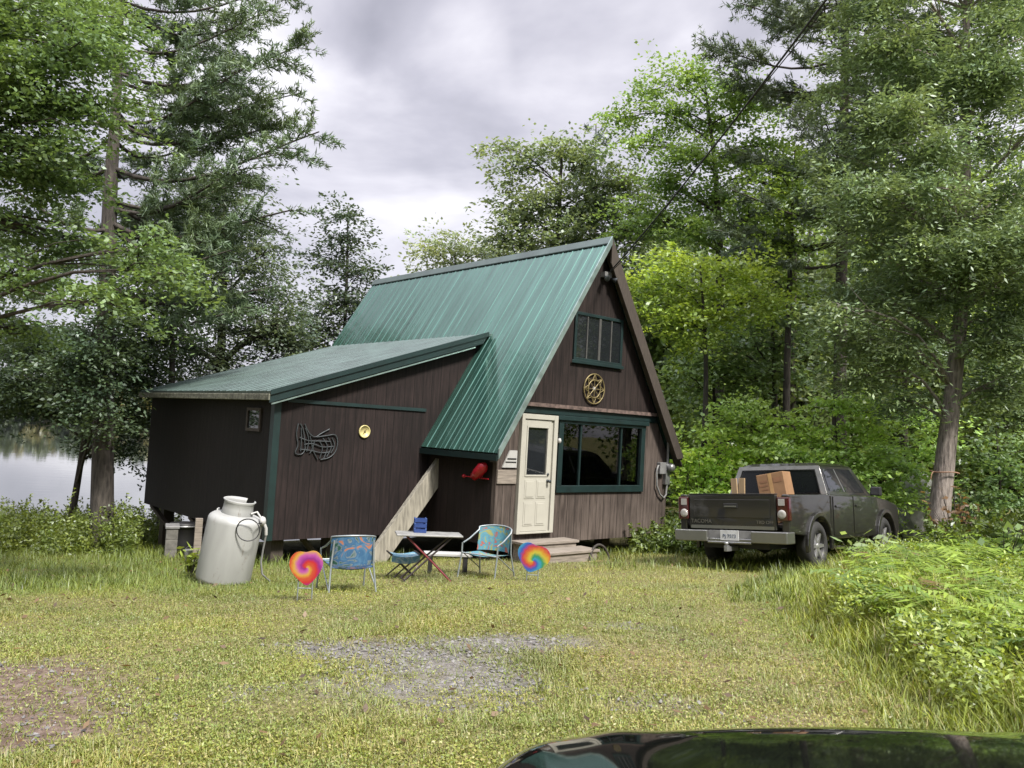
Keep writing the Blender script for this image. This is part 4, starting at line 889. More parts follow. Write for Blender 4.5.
def text(name, body, size, M, mt, parent, ext=.002):
    c = bpy.data.curves.new(name, 'FONT'); c.body = body; c.size = size; c.extrude = ext; c.align_x = 'CENTER'; c.align_y = 'CENTER'; c.materials.append(MT[mt])
    o = bpy.data.objects.new(name, c); link(o)
    dg = bpy.context.evaluated_depsgraph_get(); me = bpy.data.meshes.new_from_object(o.evaluated_get(dg)); bpy.data.objects.remove(o)
    me.name = name; o = bpy.data.objects.new(name, me); link(o, parent); o.matrix_local = M; return o
# local text axes: right = -y (seen from behind), up = z
TXM = Matrix(((0, 0, -1, 0), (-1, 0, 0, 0), (0, 1, 0, 0), (0, 0, 0, 1)))
text('tailgate_lettering', 'TACOMA', .085, Matrix.Translation((.057, .52, .775)) @ TXM, 'emblem', tg)
text('tailgate_lettering', 'TRD OFF', .07, Matrix.Translation((.057, -.55, .775)) @ TXM, 'emblem', tg)
for s in (-1, 1):
    y0, y1 = (.745, .935) if s > 0 else (-.935, -.745)
    b = MB(); b.box(.055, .17, y0, y1, .80, 1.16); tlm = b.build('tail_light', MT['taillight'], truck, bevel=.02)
    b = MB()
    Mr = Matrix.Translation((.05, s*.825, .90)) @ Matrix.Rotation(-math.pi/2, 4, 'Y'); b.lathe([(0, .012), (.03, .016), (.062, .01), (.07, 0), (0, 0)], 20, Mr); b.build('reverse_lens', MT['clear'], tlm)
    b = MB(); b.box(.046, .054, s*.825-.05, s*.825+.05, 1.03, 1.13); b.build('signal_lens', MT['clear'], tlm, bevel=.003)
b = MB()
b.prism([(-.06, -.93), (-.04, -.95), (.20, -.955), (.20, -.85), (.10, -.82), (.10, -.40), (-.02, -.36), (-.06, -.37)], 'z', .465, .64)
b.prism([(-.06, .93), (-.06, .37), (-.02, .36), (.10, .40), (.10, .82), (.20, .85), (.20, .955), (-.04, .95)], 'z', .465, .64)
b.box(-.02, .10, -.36, .36, .45, .52); b.box(-.05, .0, -.37, .37, .44, .475); b.build('rear_bumper', MT['chrome'], truck, bevel=.018, seg=3)
b = MB(); b.box(.0, .08, -.37, .37, .52, .64); b.build('bumper_step', MT['grey'], truck)
b = MB(); b.box(-.025, -.012, -.155, .155, .49, .645); lp = b.build('license_plate', MT['plate'], truck, bevel=.003)
text('plate_number', 'PJ 7573', .075, Matrix.Translation((-.027, 0, .555)) @ TXM, 'ink', lp, .001)
b = MB(); b.box(-.12, .2, -.035, .035, .33, .40); b.lathe([(0, -.03), (.03, -.02), (.036, 0), (.03, .02), (0, .03)], 14, Matrix.Translation((-.13, 0, .45))); b.box(-.16, -.08, -.03, .03, .33, .42); b.build('tow_hitch', MT['galv'], truck, bevel=.006)
b = MB(); b.tube([(XR, -.8, .385), (XR, .8, .385)], .05, 10); b.lathe([(0, -.16), (.12, -.1), (.14, 0), (.12, .1), (0, .16)], 16, Matrix.Translation((XR, 0, .385))); b.build('axle', MT['rubber'], truck)
b = MB(); b.tube([(.25, -.45, .42), (.6, -.45, .42), (1.0, -.4, .5), (2.0, -.3, .42)], .035, 10); b.build('exhaust_pipe', MT['galv'], truck)
for s in (-1, 1):
    b = MB(); b.box(5.18, 5.275, s*.80-.11, s*.80+.11, .78, .95); b.build('headlight', MT['clear'], truck, bevel=.02)
b = MB(); b.box(5.27, 5.31, -.9, .9, .48, .68); b.build('front_bumper', MT['chrome'], truck, bevel=.02)
b = MB(); b.box(5.265, 5.29, -.55, .55, .70, .95); b.build('grille', MT['black'], truck)
def on_truck(name, p, label, cat, rot=None):
    e = empty(name, (0, 0, 0), 0, label, cat); e.matrix_world = TRM @ Matrix.Translation(p) @ (rot or Matrix.Identity(4)); return e
cb = on_truck('cardboard_box', (1.0, -.42, .745), 'brown cardboard box standing in the truck bed', 'box', Matrix.Rotation(.10, 4, 'Z') @ Matrix.Rotation(math.radians(-9), 4, 'X'))
b = MB(); b.box(-.20, .20, -.22, .22, 0, .80); b.build('carton', MT['card'], cb, bevel=.008)
b = MB(); b.box(-.203, -.2005, -.03, .03, .0, .80); b.build('packing_tape', mat('packing_tape', (.36, .22, .10), .3), cb)
b = MB()
for z0, z1, y0, y1 in ((.66, .70, .05, .17), (.60, .63, .05, .19), (.64, .72, -.18, -.05), (.54, .56, .05, .16)):
    b.box(-.203, -.2005, y0, y1, z0, z1)
b.build('printed_marks', MT['cardink'], cb)
for i, (y, x, z, rx, lab) in enumerate(((.06, .55, .76, .03, 'raw pine board upright in the truck bed, nearest the cardboard box'), (.27, .8, .76, -.05, 'raw pine board upright in the truck bed, farther from the cardboard box'))):
    e = on_truck('pine_board', (x, y, z), lab, 'board', Matrix.Rotation(rx, 4, 'X')); e['group'] = 'boards standing in the truck bed'
    b = MB(); b.box(-.02, .02, -.05, .05, 0, .70); b.build('timber', MT['pine_board'], e, bevel=.003)

# ---------------------------------------------------------------- black car in the foreground
CH = math.radians(8)                    # heading turned left of +Y
FC = Vector((.75, 2.07, 0)); FC.z = gz(.8, 1.0)+.03
CM = Matrix.Translation(FC) @ Matrix.Rotation(CH, 4, 'Z') @ Matrix.Scale(1, 4)
fcar = empty('parked_car', FC, 0, 'glossy black car in the near foreground with only its bonnet showing', 'car', mat=CM)
# local: x right, y forward (front at 0), z up
ys = [0.0, -.02, -.06, -.14, -.30, -.6, -.95, -1.3, -1.42]
def car_sec(y):
    zt = np.interp(-y, [0, .02, .06, .14, .30, .6, .95, 1.3, 1.42], [.66, .82, .89, .935, .965, 1.0, 1.03, 1.05, 1.055])
    hwid = np.interp(-y, [0, .02, .06, .14, .30, .6, 1.42], [.60, .66, .72, .80, .88, .915, .925])
    cr_ = .045
    pts = []
    for a in np.linspace(-1, 1, 29):
        x = a*hwid; e_ = abs(a)
        z = zt + cr_*(1-e_**2) - cr_ - .10*max(0, (e_-.80)/.20)**2.2
        z += .012*math.exp(-((e_-.62)/.05)**2)               # crease along the bonnet
        pts.append((x, y, z))
    return [(-hwid, y, .30), (-hwid-.004, y, .55), (-hwid-.002, y, zt-.16)]+pts+[(hwid+.002, y, zt-.16), (hwid+.004, y, .55), (hwid, y, .30)]
secs = [car_sec(y) for y in ys]; n = len(secs[0])
b = MB(); b.add([p for s_ in secs for p in s_], [(i*n+j, (i+1)*n+j, (i+1)*n+j+1, i*n+j+1) for i in range(len(secs)-1) for j in range(n-1)], True); b.add(secs[0], [tuple(range(n))])
bon = b.build('bonnet', MT['blackpaint'], fcar); bon.modifiers.new('sub', 'SUBSURF').levels = 1; bon.modifiers['sub'].render_levels = 2
b = MB(); b.prism([(-1.42, .28), (-4.55, .30), (-4.6, .62), (-4.45, 1.02), (-3.2, 1.06), (-1.42, 1.05)], 'x', -.925, .925); b.build('body', MT['blackpaint'], fcar, bevel=.05, seg=3)
b = MB(); b.hexa([(-.80, -4.3, .98), (.80, -4.3, .98), (.82, -1.36, 1.0), (-.82, -1.36, 1.0)], [(-.60, -3.95, 1.42), (.60, -3.95, 1.42), (.60, -2.15, 1.44), (-.60, -2.15, 1.44)]); b.build('cabin_glass', MT['dark_glass'], fcar, bevel=.03)
b = MB(); b.hexa([(-.61, -3.9, 1.421), (.61, -3.9, 1.421), (.61, -2.2, 1.441), (-.61, -2.2, 1.441)], [(-.55, -3.75, 1.47), (.55, -3.75, 1.47), (.55, -2.4, 1.475), (-.55, -2.4, 1.475)]); b.build('roof_panel', MT['blackpaint'], fcar, bevel=.02)
b = MB(); b.box(-.72, .72, -1.44, -1.34, 1.005, 1.03); b.build('cowl', MT['black'], fcar)
for s in (-1, 1):
    b = MB(); b.tube([(s*.25-.3, -1.38, 1.05), (s*.25+.28, -1.47, 1.09)], .012, 6); b.build('wiper', MT['black'], fcar)
    b = MB(); b.hexa([(s*.84, -1.75, 1.0), (s*1.06, -1.75, 1.02), (s*1.06, -1.62, 1.02), (s*.84, -1.62, 1.0)], [(s*.90, -1.74, 1.14), (s*1.06, -1.74, 1.14), (s*1.05, -1.64, 1.14), (s*.90, -1.64, 1.14)]); b.build('side_mirror', MT['blackpaint'], fcar, bevel=.02)
    b = MB(); b.hexa([(s*.60, -.02, .64), (s*.82, -.17, .64), (s*.84, -.25, .66), (s*.60, -.10, .66)], [(s*.60, -.07, .77), (s*.80, -.20, .79), (s*.82, -.27, .79), (s*.60, -.14, .79)]); b.build('headlight', MT['clear'], fcar, bevel=.01)
    for y in (-.85, -3.65):
        Mw = Matrix.Translation((s*.80, y, .31)) @ Matrix.Rotation(s*math.pi/2, 4, 'Y')
        b = MB(); b.lathe([(.20, -.1), (.30, -.1), (.33, -.05), (.33, .08), (.30, .135), (.20, .135)], 32, Mw); wh = b.build('wheel', MT['rubber'], fcar)
        b = MB(); b.lathe([(0, .12), (.06, .13), (.19, .115), (.205, .138), (.20, .05)], 28, Mw); b.build('rim', MT['alloy'], wh)

# ---------------------------------------------------------------- trees
def unit(a): return a/np.maximum(np.linalg.norm(a, axis=-1, keepdims=True), 1e-9)
def leaf_quads(P, L_, W_, rng, up=1.0, jit=0.7, dirs=None, fold=0.0):
    n = len(P); nrm = unit(np.array([0, 0, up]) + rng.randn(n, 3)*jit)
    d = rng.randn(n, 3) if dirs is None else dirs + rng.randn(n, 3)*0.35
    d = unit(d - nrm*np.sum(d*nrm, -1, keepdims=True)); t = np.cross(nrm, d)
    l = (L_*(0.7+0.6*rng.rand(n)))[:, None]; w = (W_*(0.7+0.6*rng.rand(n)))[:, None]
    V = np.stack([P-d*l*.5, P+t*w*.5-d*l*.05, P+d*l*.5, P-t*w*.5-d*l*.05], 1)
    return V.reshape(-1, 3), np.arange(n*4).reshape(n, 4)
def tints(n, base, rng, per=None, var=0.16, warm=0.0):
    c = np.tile(np.array(base), (n, 1))*(1+var*rng.randn(n, 1)).clip(.5, 1.7)
    y = rng.rand(n, 1)*warm; c = c*(1-y)+c*np.array([1.5, 1.15, .55])*y
    if per is not None: c = c*per[:, None]
    return c.clip(.003, .9)
def lobe(px, py, Y, rx, ry, rd=None):      # an ellipsoid of foliage seen at a pixel, at depth Y metres
    c = at(px, py, Y); k = Y/FPX
    rx_, rz_ = rx*k, ry*k; return (np.array(c), np.array([rx_, (rd if rd else (rx_+rz_)*.5), rz_]))
def limb_path(a, b, rng, sag=.12, n=6):
    a = np.array(a); b = np.array(b); L_ = np.linalg.norm(b-a); w = rng.randn(3)*L_*.06
    return [Vector(a+(b-a)*t+w*math.sin(t*math.pi)+np.array([0, 0, L_*sag*math.sin(t*math.pi)])) for t in np.linspace(0, 1, n)]
def tree(name, label, cat, base, lobes, spec, trunk=None, group=None, seed=0):
    """spec: col, leaf (length,width), rs spray radius, nl leaves per spray, dens sprays per m2 of lobe shell, mat, bark, droop, warm
       trunk: (radius, top point, [bend points]); branches go from it to the lobes."""
    rng = R_(seed+11); base = Vector(base)
    e = empty(name, base, 0, label, cat, group); off = np.array(base)
    P = []; per = []; dirs = []; ctr = []
    axis0 = np.array(base); top = np.array(trunk[1]) if trunk else None
    for c, r in lobes:
        area = 4*math.pi*((r[0]*r[1])**1.6/3+(r[0]*r[2])**1.6/3+(r[1]*r[2])**1.6/3)**(1/1.6)
        ns = max(3, int(area*spec['dens']*DENS))
        u = unit(rng.randn(ns, 3)); rad = rng.rand(ns)**spec.get('fill', .45)*(1+.16*rng.randn(ns))
        sc = c+u*r*rad[:, None]
        rs = spec['rs']*(.6+.8*rng.rand(ns)); nl = int(spec['nl']*1.8)
        outd = unit((u*r)*np.array([1, 1, .25])+rng.randn(ns, 3)*.15*r.mean())
        a = rng.rand(ns, nl)*2*math.pi; q = np.sqrt(rng.rand(ns, nl))
        sd = np.cross(outd, np.array([0, 0, 1.])); sd = unit(sd)
        el = spec.get('elong', 1.5)
        lx = np.cos(a)*q*el; ly = np.sin(a)*q
        dz = -spec.get('droop', .22)*(q**2)*(.5+.8*rng.rand(ns, 1)) + rng.randn(ns, nl)*spec.get('thick', .10)
        tilt = rng.randn(ns, 2)*spec.get('tilt', .22)
        dz = dz+lx*tilt[:, :1]+ly*tilt[:, 1:]
        pp = sc[:, None, :]+(outd[:, None, :]*lx[..., None]+sd[:, None, :]*ly[..., None]+np.array([0, 0, 1.])*dz[..., None])*rs[:, None, None]
        P.append(pp.reshape(-1, 3)); per.append(np.repeat(1+.12*rng.randn(ns), nl))
        dd_ = outd[:, None, :]*np.ones((1, nl, 1))+sd[:, None, :]*ly[..., None]+np.array([0, 0, -.3]); dirs.append(dd_.reshape(-1, 3)); ctr.append(sc)
    P = np.concatenate(P); per = np.concatenate(per).clip(.6, 1.5); dirs = np.concatenate(dirs)
    V, F = leaf_quads(P-off, spec['leaf'][0]*.72, spec['leaf'][1]*.68, rng, 1.0, spec.get('jit', .6), dirs)
    np_mesh('crown', V, F, MT[spec.get('mat', 'leaf')], e, tints(len(P), [spec['col'][0]*LIGHT, spec['col'][1]*LIGHT, spec['col'][2]*LIGHT*1.4], rng, per, spec.get('var', .16), spec.get('warm', .15)))
    b = MB(); bark = MT[spec.get('bark', 'bark')]
    if trunk:
        r0, tp, bends = trunk; pts = [Vector(base)+Vector((0, 0, -.3))]+[Vector(p) for p in bends]+[Vector(tp)]
        path = smooth_path([tuple(p) for p in pts], 6); k = len(path)
        rr = [r0*(1.25 if i == 0 else 1)*(1-.86*(i/(k-1))**1.1)+(.25*r0*math.exp(-i*.9)) for i in range(k)]
        b.tube([Vector(p)-base for p in path], rr, 14)
        pz = np.array([p for p in path])
        for (c, r), sc in zip(lobes, ctr):
            dist = np.linalg.norm(pz[:, :2]-c[:2], axis=1); zt = c[2]-.35*dist.min()-.3*r[2]
            i = int(np.argmin(np.abs(pz[:, 2]-zt))); i = min(i, k-2)
            rb = min(rr[i]*.5, .02+.022*np.linalg.norm(r)); pa = limb_path(pz[i], c, rng)
            b.tube([p-base for p in pa], list(np.linspace(rb, rb*.4, len(pa))), 7)
            m_ = min(len(sc), spec.get('nb', 14))
            for j in rng.choice(len(sc), m_, replace=False):
                s0 = pa[rng.randint(2, len(pa))]; pb_ = limb_path(s0, sc[j], rng, .06, 4)
                b.tube([p-base for p in pb_], [rb*.38, rb*.28, rb*.18, rb*.08], 5, False)
        b.build('trunk', bark, e, fix=False)
    else:
        for (c, r), sc in zip(lobes, ctr):
            for j in rng.choice(len(sc), min(len(sc), spec.get('nb', 8)), replace=False):
                pb_ = limb_path(np.array(base)+rng.randn(3)*np.array([.15, .15, 0])-np.array([0, 0, .1]), sc[j], rng, .05, 4); b.tube([p-base for p in pb_], [.016, .012, .008, .004], 5, False)
        b.build('stems', bark, e, fix=False)
    return e
def gpt(px, Y): x = (px-512)/FPX*Y*1.0; return Vector((x, Y, gz(x, Y)))
def conifer(name, label, base, top, r0, boughs, col, bark='bark', seed=0, tuft=.16, nt=9, tw=.013, group=None, bend=None):
    """boughs: list of (height point on trunk z, direction vec, length, rise)"""
    rng = R_(seed+5); base = Vector(base); e = empty(name, base, 0, label, 'tree', group); off = np.array(base)
    b = MB(); pts = [Vector(base)+Vector((0, 0, -.3))]+[Vector(p) for p in (bend or [])]+[Vector(top)]
    path = smooth_path([tuple(p) for p in pts], 10); k = len(path); pz = np.array(path)
    rr = [r0*(1-.84*(i/(k-1)))+(.25*r0*math.exp(-i*.9)) for i in range(k)]
    b.tube([Vector(p)-base for p in path], rr, 14)
    TP = []; TD = []; 
    for z, az, L_, rise in boughs:
        i = int(np.argmin(np.abs(pz[:, 2]-z))); p0 = pz[i].copy(); p0[2] = z
        d = np.array([math.cos(az), math.sin(az), 0]); n = 9; sdv = np.array([-d[1], d[0], 0]); bw = rng.randn()*.12
        bp = [p0+d*L_*t+sdv*L_*bw*t*t+np.array([0, 0, L_*(rise*t-.16*math.sin(t*math.pi)*(1-t)+.10*t**3)]) for t in np.linspace(0, 1, n)]
        rb = min(rr[i]*.4, .014+.012*L_)
        b.tube([Vector(p)-base for p in bp], list(np.linspace(rb, rb*.25, n)), 6, False)
        m_ = int(L_*9)
        for j in range(m_):
            t = .22+.78*rng.rand(); q = bp[0]*0; ii = min(int(t*(n-1)), n-2); f = t*(n-1)-ii; q = bp[ii]*(1-f)+bp[ii+1]*f
            s = rng.choice([-1, 1]); tl_ = L_*(.10+.22*(1-t)+.06)*(.6+.7*rng.rand())
            dv_ = unit(d*.75+sdv*s*(.75+.3*rng.rand())+np.array([0, 0, .12+.18*rng.randn()]))
            qe = q+dv_*tl_
            if j % 3 == 0: b.tube([Vector(q)-base, Vector((q+qe)/2)-base+Vector((0, 0, .02)), Vector(qe)-base], [rb*.3, rb*.2, rb*.1], 4, False)
            for u_ in np.linspace(.15, 1, max(2, int(tl_/.09))):
                TP.append(q+dv_*tl_*u_+rng.randn(3)*.03); TD.append(dv_)
    b.build('trunk', MT[bark], e, fix=False)
    TP = np.array(TP); TD = np.array(TD); n = len(TP)
    P = np.repeat(TP, nt, 0); D = unit(np.repeat(TD, nt, 0)*.9+rng.randn(n*nt, 3)*.6+np.array([0, 0, .15]))
    V, F = leaf_quads(P+D*tuft*.5-off, tuft, tw*2, rng, .3, 1.0, D*4)
    np_mesh('crown', V, F, MT['needle'], e, tints(n*nt, [col[0]*LIGHT, col[1]*LIGHT, col[2]*LIGHT*1.25], rng, np.repeat((1+.15*rng.randn(n)).clip(.6, 1.5), nt), .15, .12))
    return e
DEC = dict(col=(.085, .135, .030), leaf=(.17, .11), rs=.55, nl=34, dens=1.1)
DENS, LIGHT = 2.0, 2.1
def D(**k): d = dict(DEC); d.update(k); return d
def ruffle(px, py, Y, rx, ry, n, seed, k=.42, rd=None):   # break one crown outline into uneven clumps
    rng = R_(seed); out = []
    for i in range(n):
        a = 2*math.pi*(i+rng.rand()*.8)/n; q = .45+.35*rng.rand()
        out.append(lobe(px+math.cos(a)*rx*q, py+math.sin(a)*ry*q, Y+rng.randn()*rx*Y/FPX*.35, rx*k*(.7+.6*rng.rand()), ry*k*(.6+.5*rng.rand()), rd))
    out.append(lobe(px, py, Y, rx*.5, ry*.5, rd)); return out

# --- left side, by the lake
rg = R_(3)
b0 = at(103, 545, 17.0); b0.z = gz(b0.x, 17.0)
bo = []
for z, px_, rise in ((11.6, 235, .05), (10.7, 312, .06), (9.6, 270, .02), (9.0, 308, .0), (8.3, 285, -.02), (7.7, 262, .02), (6.9, 326, -.03), (6.2, 250, -.05), (5.6, 296, -.10), (4.9, 230, -.05)):
    L_ = (px_-112)*17/FPX; bo.append((z-(.05+rise)*L_*.5-.2, rg.uniform(-.25, .15), L_*1.02, rise+.1))
for i in range(58):
    z = rg.uniform(3.6, 15.5); bo.append((z, rg.uniform(0, 2*math.pi), (2.2+1.6*rg.rand())*(1-.055*max(0, z-7)), rg.uniform(-.05, .22)))
conifer('pine_tree', 'tall white pine with long level boughs standing left of the cabin by the lake', b0, at(130, -330, 17), .25, bo, (.052, .078, .034), 'bark', 1, .17, 8, .013, bend=[at(104, 400, 17), at(110, 200, 17), at(118, 60, 17)])
LM = []
for px_, py_, rx, ry in ((10, 20, 70, 45), (70, 50, 60, 35), (20, 100, 60, 30), (90, 110, 45, 28), (-20, 160, 80, 30), (50, 175, 55, 26), (100, 30, 45, 40), (15, 225, 55, 20), (80, 240, 50, 18), (140, 250, 45, 22), (30, 280, 60, 16), (175, 275, 40, 14), (100, 300, 45, 14), (20, 330, 50, 14), (-40, 60, 90, 120), (60, 5, 70, 30), (60, 140, 40, 22)):
    LM.append(lobe(px_, py_, 9.8+rg.randn()*.8, rx, ry))
tree('maple_tree', 'broad green maple at the far left edge with branches reaching over the lake view', 'tree', gpt(-110, 10), LM, D(col=(.062, .100, .027), leaf=(.095, .060), rs=.38, nl=66, dens=3.2, droop=.3, bark='bark_dark'), (.2, at(-40, -160, 10), [at(-95, 300, 10), at(-70, 100, 10)]), seed=2)
LT = []
for px_, py_, rx, ry in ((60, 355, 60, 22), (120, 370, 55, 25), (60, 395, 50, 14), (110, 410, 45, 22), (80, 335, 60, 18), (130, 345, 45, 25), (125, 440, 22, 20), (20, 375, 40, 14), (100, 440, 22, 14), (40, 340, 50, 20), (10, 345, 45, 22), (15, 380, 45, 20), (40, 400, 40, 14), (-15, 400, 40, 14), (140, 385, 30, 22), (85, 380, 55, 18), (150, 420, 18, 16), (10, 400, 40, 12)): LT.append(lobe(px_, py_, 19.5+rg.randn()*.5, rx, ry))
LT += [lobe(90, 395, 16.2, 32, 20), lobe(102, 425, 16.3, 20, 18), lobe(66, 365, 16.3, 40, 18), lobe(98, 355, 16.4, 28, 18), lobe(88, 345, 16.2, 34, 14), lobe(112, 305, 16.3, 28, 20), lobe(100, 262, 16.3, 26, 16), lobe(125, 330, 16.4, 22, 14)]
tree('hemlock_tree', 'dark leafy hemlock with low boughs hanging around the pine trunk by the lake', 'tree', gpt(80, 19.6), LT, D(col=(.035, .055, .022), leaf=(.14, .075), rs=.45, nl=38, dens=2.6, droop=.45, bark='bark_dark', mat='needle'), (.10, at(95, 320, 19.5), [at(84, 440, 19.6)]), seed=3)
LC = ruffle(235, 300, 22, 75, 85, 10, 4)+ruffle(215, 215, 22, 50, 55, 6, 14)+[lobe(180, 350, 22, 45, 35), lobe(290, 340, 22, 38, 42)]
tree('cedar_tree', 'grey green cedar rising behind the low wing roof', 'tree', gpt(222, 22.3), LC, D(col=(.048, .068, .032), leaf=(.17, .09), rs=.6, nl=40, dens=1.3, droop=.35), (.18, at(225, 170, 22), [at(222, 330, 22)]), seed=4)
LC = ruffle(165, 270, 19.5, 55, 60, 8, 24)+[lobe(150, 340, 19.5, 40, 30)]
tree('birch_tree', 'mid green leafy tree between the pine trunk and the wing roof', 'tree', gpt(172, 19.7), LC, D(col=(.060, .092, .028), leaf=(.16, .10), rs=.55, nl=34, dens=1.0), (.12, at(168, 230, 19.5), [at(172, 380, 19.6)]), seed=24)
LS = [lobe(345, 215, 25, 20, 16), lobe(352, 240, 25, 24, 15), lobe(335, 262, 25, 26, 16), lobe(362, 275, 25, 22, 15), lobe(340, 300, 25, 34, 20), lobe(320, 330, 25, 34, 24), lobe(362, 318, 25, 20, 20), lobe(300, 350, 25, 30, 20)]
tree('aspen_tree', 'slender dark tree with a bare thin stem showing left of the main roof', 'tree', gpt(342, 25), LS, D(col=(.034, .050, .024), leaf=(.19, .11), rs=.55, nl=36, dens=1.5), (.09, at(348, 205, 25), [at(345, 320, 25)]), seed=5)
# --- behind the main roof
tree('willow_tree', 'pale grey green tree low behind the back end of the ridge', 'tree', gpt(455, 31), ruffle(452, 262, 31, 45, 36, 8, 6)+[lobe(500, 255, 31, 28, 25)], D(col=(.115, .145, .065), leaf=(.24, .12), rs=.7, nl=32, dens=.75), (.15, at(455, 240, 31), [at(455, 330, 31)]), seed=6)
LB = [lobe(500, 150, 27, 22, 16), lobe(525, 168, 27, 26, 20), lobe(560, 148, 27, 34, 20), lobe(585, 165, 27, 30, 24), lobe(545, 200, 27, 50, 30), lobe(520, 215, 27, 34, 22), lobe(590, 210, 27, 42, 32), lobe(570, 245, 27, 60, 28), lobe(505, 240, 27, 36, 22), lobe(620, 185, 27, 30, 30), lobe(635, 230, 27, 40, 36)]
tree('ash_tree', 'rounded dark green ash topping the ridge with one bough leaning out left', 'tree', gpt(560, 27.4), LB, D(col=(.085, .115, .045), leaf=(.22, .13), rs=.65, nl=34, dens=.95), (.2, at(562, 150, 27), [at(556, 300, 27)]), seed=7)
bo = [(z, rg.uniform(0, 6.28), (13.1-z)*.26+.25, -.05) for z in np.linspace(5, 12.6, 46)]
conifer('spruce_tree', 'thin dark spruce spire above the ridge between two leafy crowns', gpt(598, 29), at(596, 125, 29), .12, bo, (.04, .058, .032), 'bark_dark', 8, .2, 8, .02)
LR = []
for px_, py_, rx, ry in ((692, 75, 34, 18), (650, 92, 22, 12), (732, 92, 34, 16), (625, 120, 24, 14), (672, 112, 34, 15), (715, 128, 34, 15), (760, 110, 28, 16), (640, 145, 26, 14), (690, 155, 36, 16), (740, 160, 36, 20), (665, 185, 36, 18), (715, 195, 40, 20), (770, 150, 30, 20), (650, 220, 40, 22), (700, 232, 46, 24), (755, 215, 40, 26), (780, 190, 34, 24)): LR.append(lobe(px_, py_, 24+rg.randn()*.6, rx, ry))
tree('maple_tree', 'tall airy maple right of the gable with sky showing between its leaf clumps', 'tree', gpt(722, 24.3), LR, D(col=(.105, .165, .036), leaf=(.17, .11), rs=.55, nl=40, dens=1.5), (.17, at(705, 85, 24), [at(720, 300, 24), at(716, 180, 24)]), seed=9)
LY = [lobe(680, 265, 19, 44, 13), lobe(655, 285, 19, 34, 14), lobe(705, 290, 19, 46, 14), lobe(740, 268, 19, 38, 15), lobe(672, 312, 19, 38, 14), lobe(720, 318, 19, 44, 15), lobe(765, 300, 19, 34, 15), lobe(690, 340, 19, 40, 14)]
tree('young_maple', 'bright yellow green young maple beside the right slope of the gable', 'tree', gpt(706, 19.3), LY, D(col=(.135, .195, .028), leaf=(.15, .10), rs=.45, nl=34, dens=1.7, warm=.3), (.09, at(700, 262, 19), [at(706, 380, 19)]), seed=10)
LY = ruffle(795, 190, 21.5, 45, 55, 9, 31, .4)+ruffle(775, 265, 21.5, 45, 40, 7, 32, .4)
tree('beech_tree', 'light green beech in front of the pine at the upper right', 'tree', gpt(790, 21.7), LY, D(col=(.13, .195, .034), leaf=(.16, .105), rs=.5, nl=34, dens=1.25), (.13, at(795, 150, 21.5), [at(788, 330, 21.5)]), seed=12)
bo = []
for z, px_, rise in ((11.9, 708, -.02), (11.2, 735, .05), (10.2, 792, .0), (9.4, 800, .05), (12.8, 742, .10)):
    L_ = (848-px_)*21/FPX; bo.append((z, math.pi+rg.uniform(-.3, .1), L_, rise))
for i in range(50):
    z = rg.uniform(6.2, 16); bo.append((z, rg.uniform(0, 6.28), 2.0+1.3*rg.rand(), rg.uniform(0, .2)))
conifer('pine_tree', 'dark pine at the upper right with needled limbs reaching left over the maple', gpt(843, 21), at(850, -260, 21), .2, bo, (.05, .07, .034), 'bark_dark', 13, .19, 8, .015)
# --- the big conifer at the right edge
tb_ = Vector((at(934, 545, 16.6).x, 16.6, 0)); tb_.z = gz(tb_.x, 16.6)
RB = []
for i in range(62):
    py_ = rg.uniform(-60, 385); px_ = rg.uniform(838, 1060)
    if abs(px_-958) < 26 and py_ > 300: continue
    if px_ < 838+max(0, 90-py_)*.2: px_ += 20
    RB.append(lobe(px_, py_, 16.4+rg.uniform(-1.9, 2.2), rg.uniform(26, 46), rg.uniform(13, 24)))
RB += [lobe(x_, y_, 16.0+.5*((x_+y_) % 3-1), 36, 17) for x_, y_ in ((930, 150), (990, 140), (905, 180), (1010, 185), (945, 215), (995, 235), (920, 260), (1005, 290), (985, 80), (925, 60), (940, 300), (1020, 340), (880, 120), (870, 240))]
RB += [lobe(845, 300, 16.2, 34, 22), lobe(850, 340, 16.2, 30, 20), lobe(870, 375, 16.2, 34, 18), lobe(900, 350, 15.8, 36, 18), lobe(1000, 390, 16.5, 40, 20), lobe(905, 400, 17, 30, 14), lobe(825, 95, 16.5, 26, 22), lobe(832, 170, 16.5, 30, 24)]
tree('hemlock_tree', 'huge grey green hemlock at the right edge with its bare lower trunk showing', 'tree', tb_, RB, D(col=(.090, .128, .048), leaf=(.155, .058), rs=.44, nl=44, dens=3.2, droop=.55, tilt=.35, mat='needle', bark='bark_pale', nb=10), (.225, at(972, -260, 16.6), [at(944, 470, 16.6), at(955, 370, 16.6), at(965, 250, 16.6), at(966, 60, 16.6)]), seed=15)
rb_ = empty('marker_ribbon', at(950, 472, 16.3), 0, 'faded orange ribbon tied around the big right trunk', 'ribbon')
c_ = at(944.5, 472, 16.6); b = MB(); b.tube([c_-rb_.location+Vector((.262*math.cos(a), .262*math.sin(a), .01*math.sin(3*a))) for a in np.linspace(0, 2*math.pi, 30)], .013, 6, False); b.build('ribbon_loop', MT['ribbon'], rb_)
b = MB(); p_ = c_-rb_.location+Vector((-.258, -.06, 0)); b.tube([p_, p_+Vector((-.05, -.03, -.06)), p_+Vector((-.06, -.02, -.16))], .012, 5); b.build('ribbon_tail', MT['ribbon'], rb_)
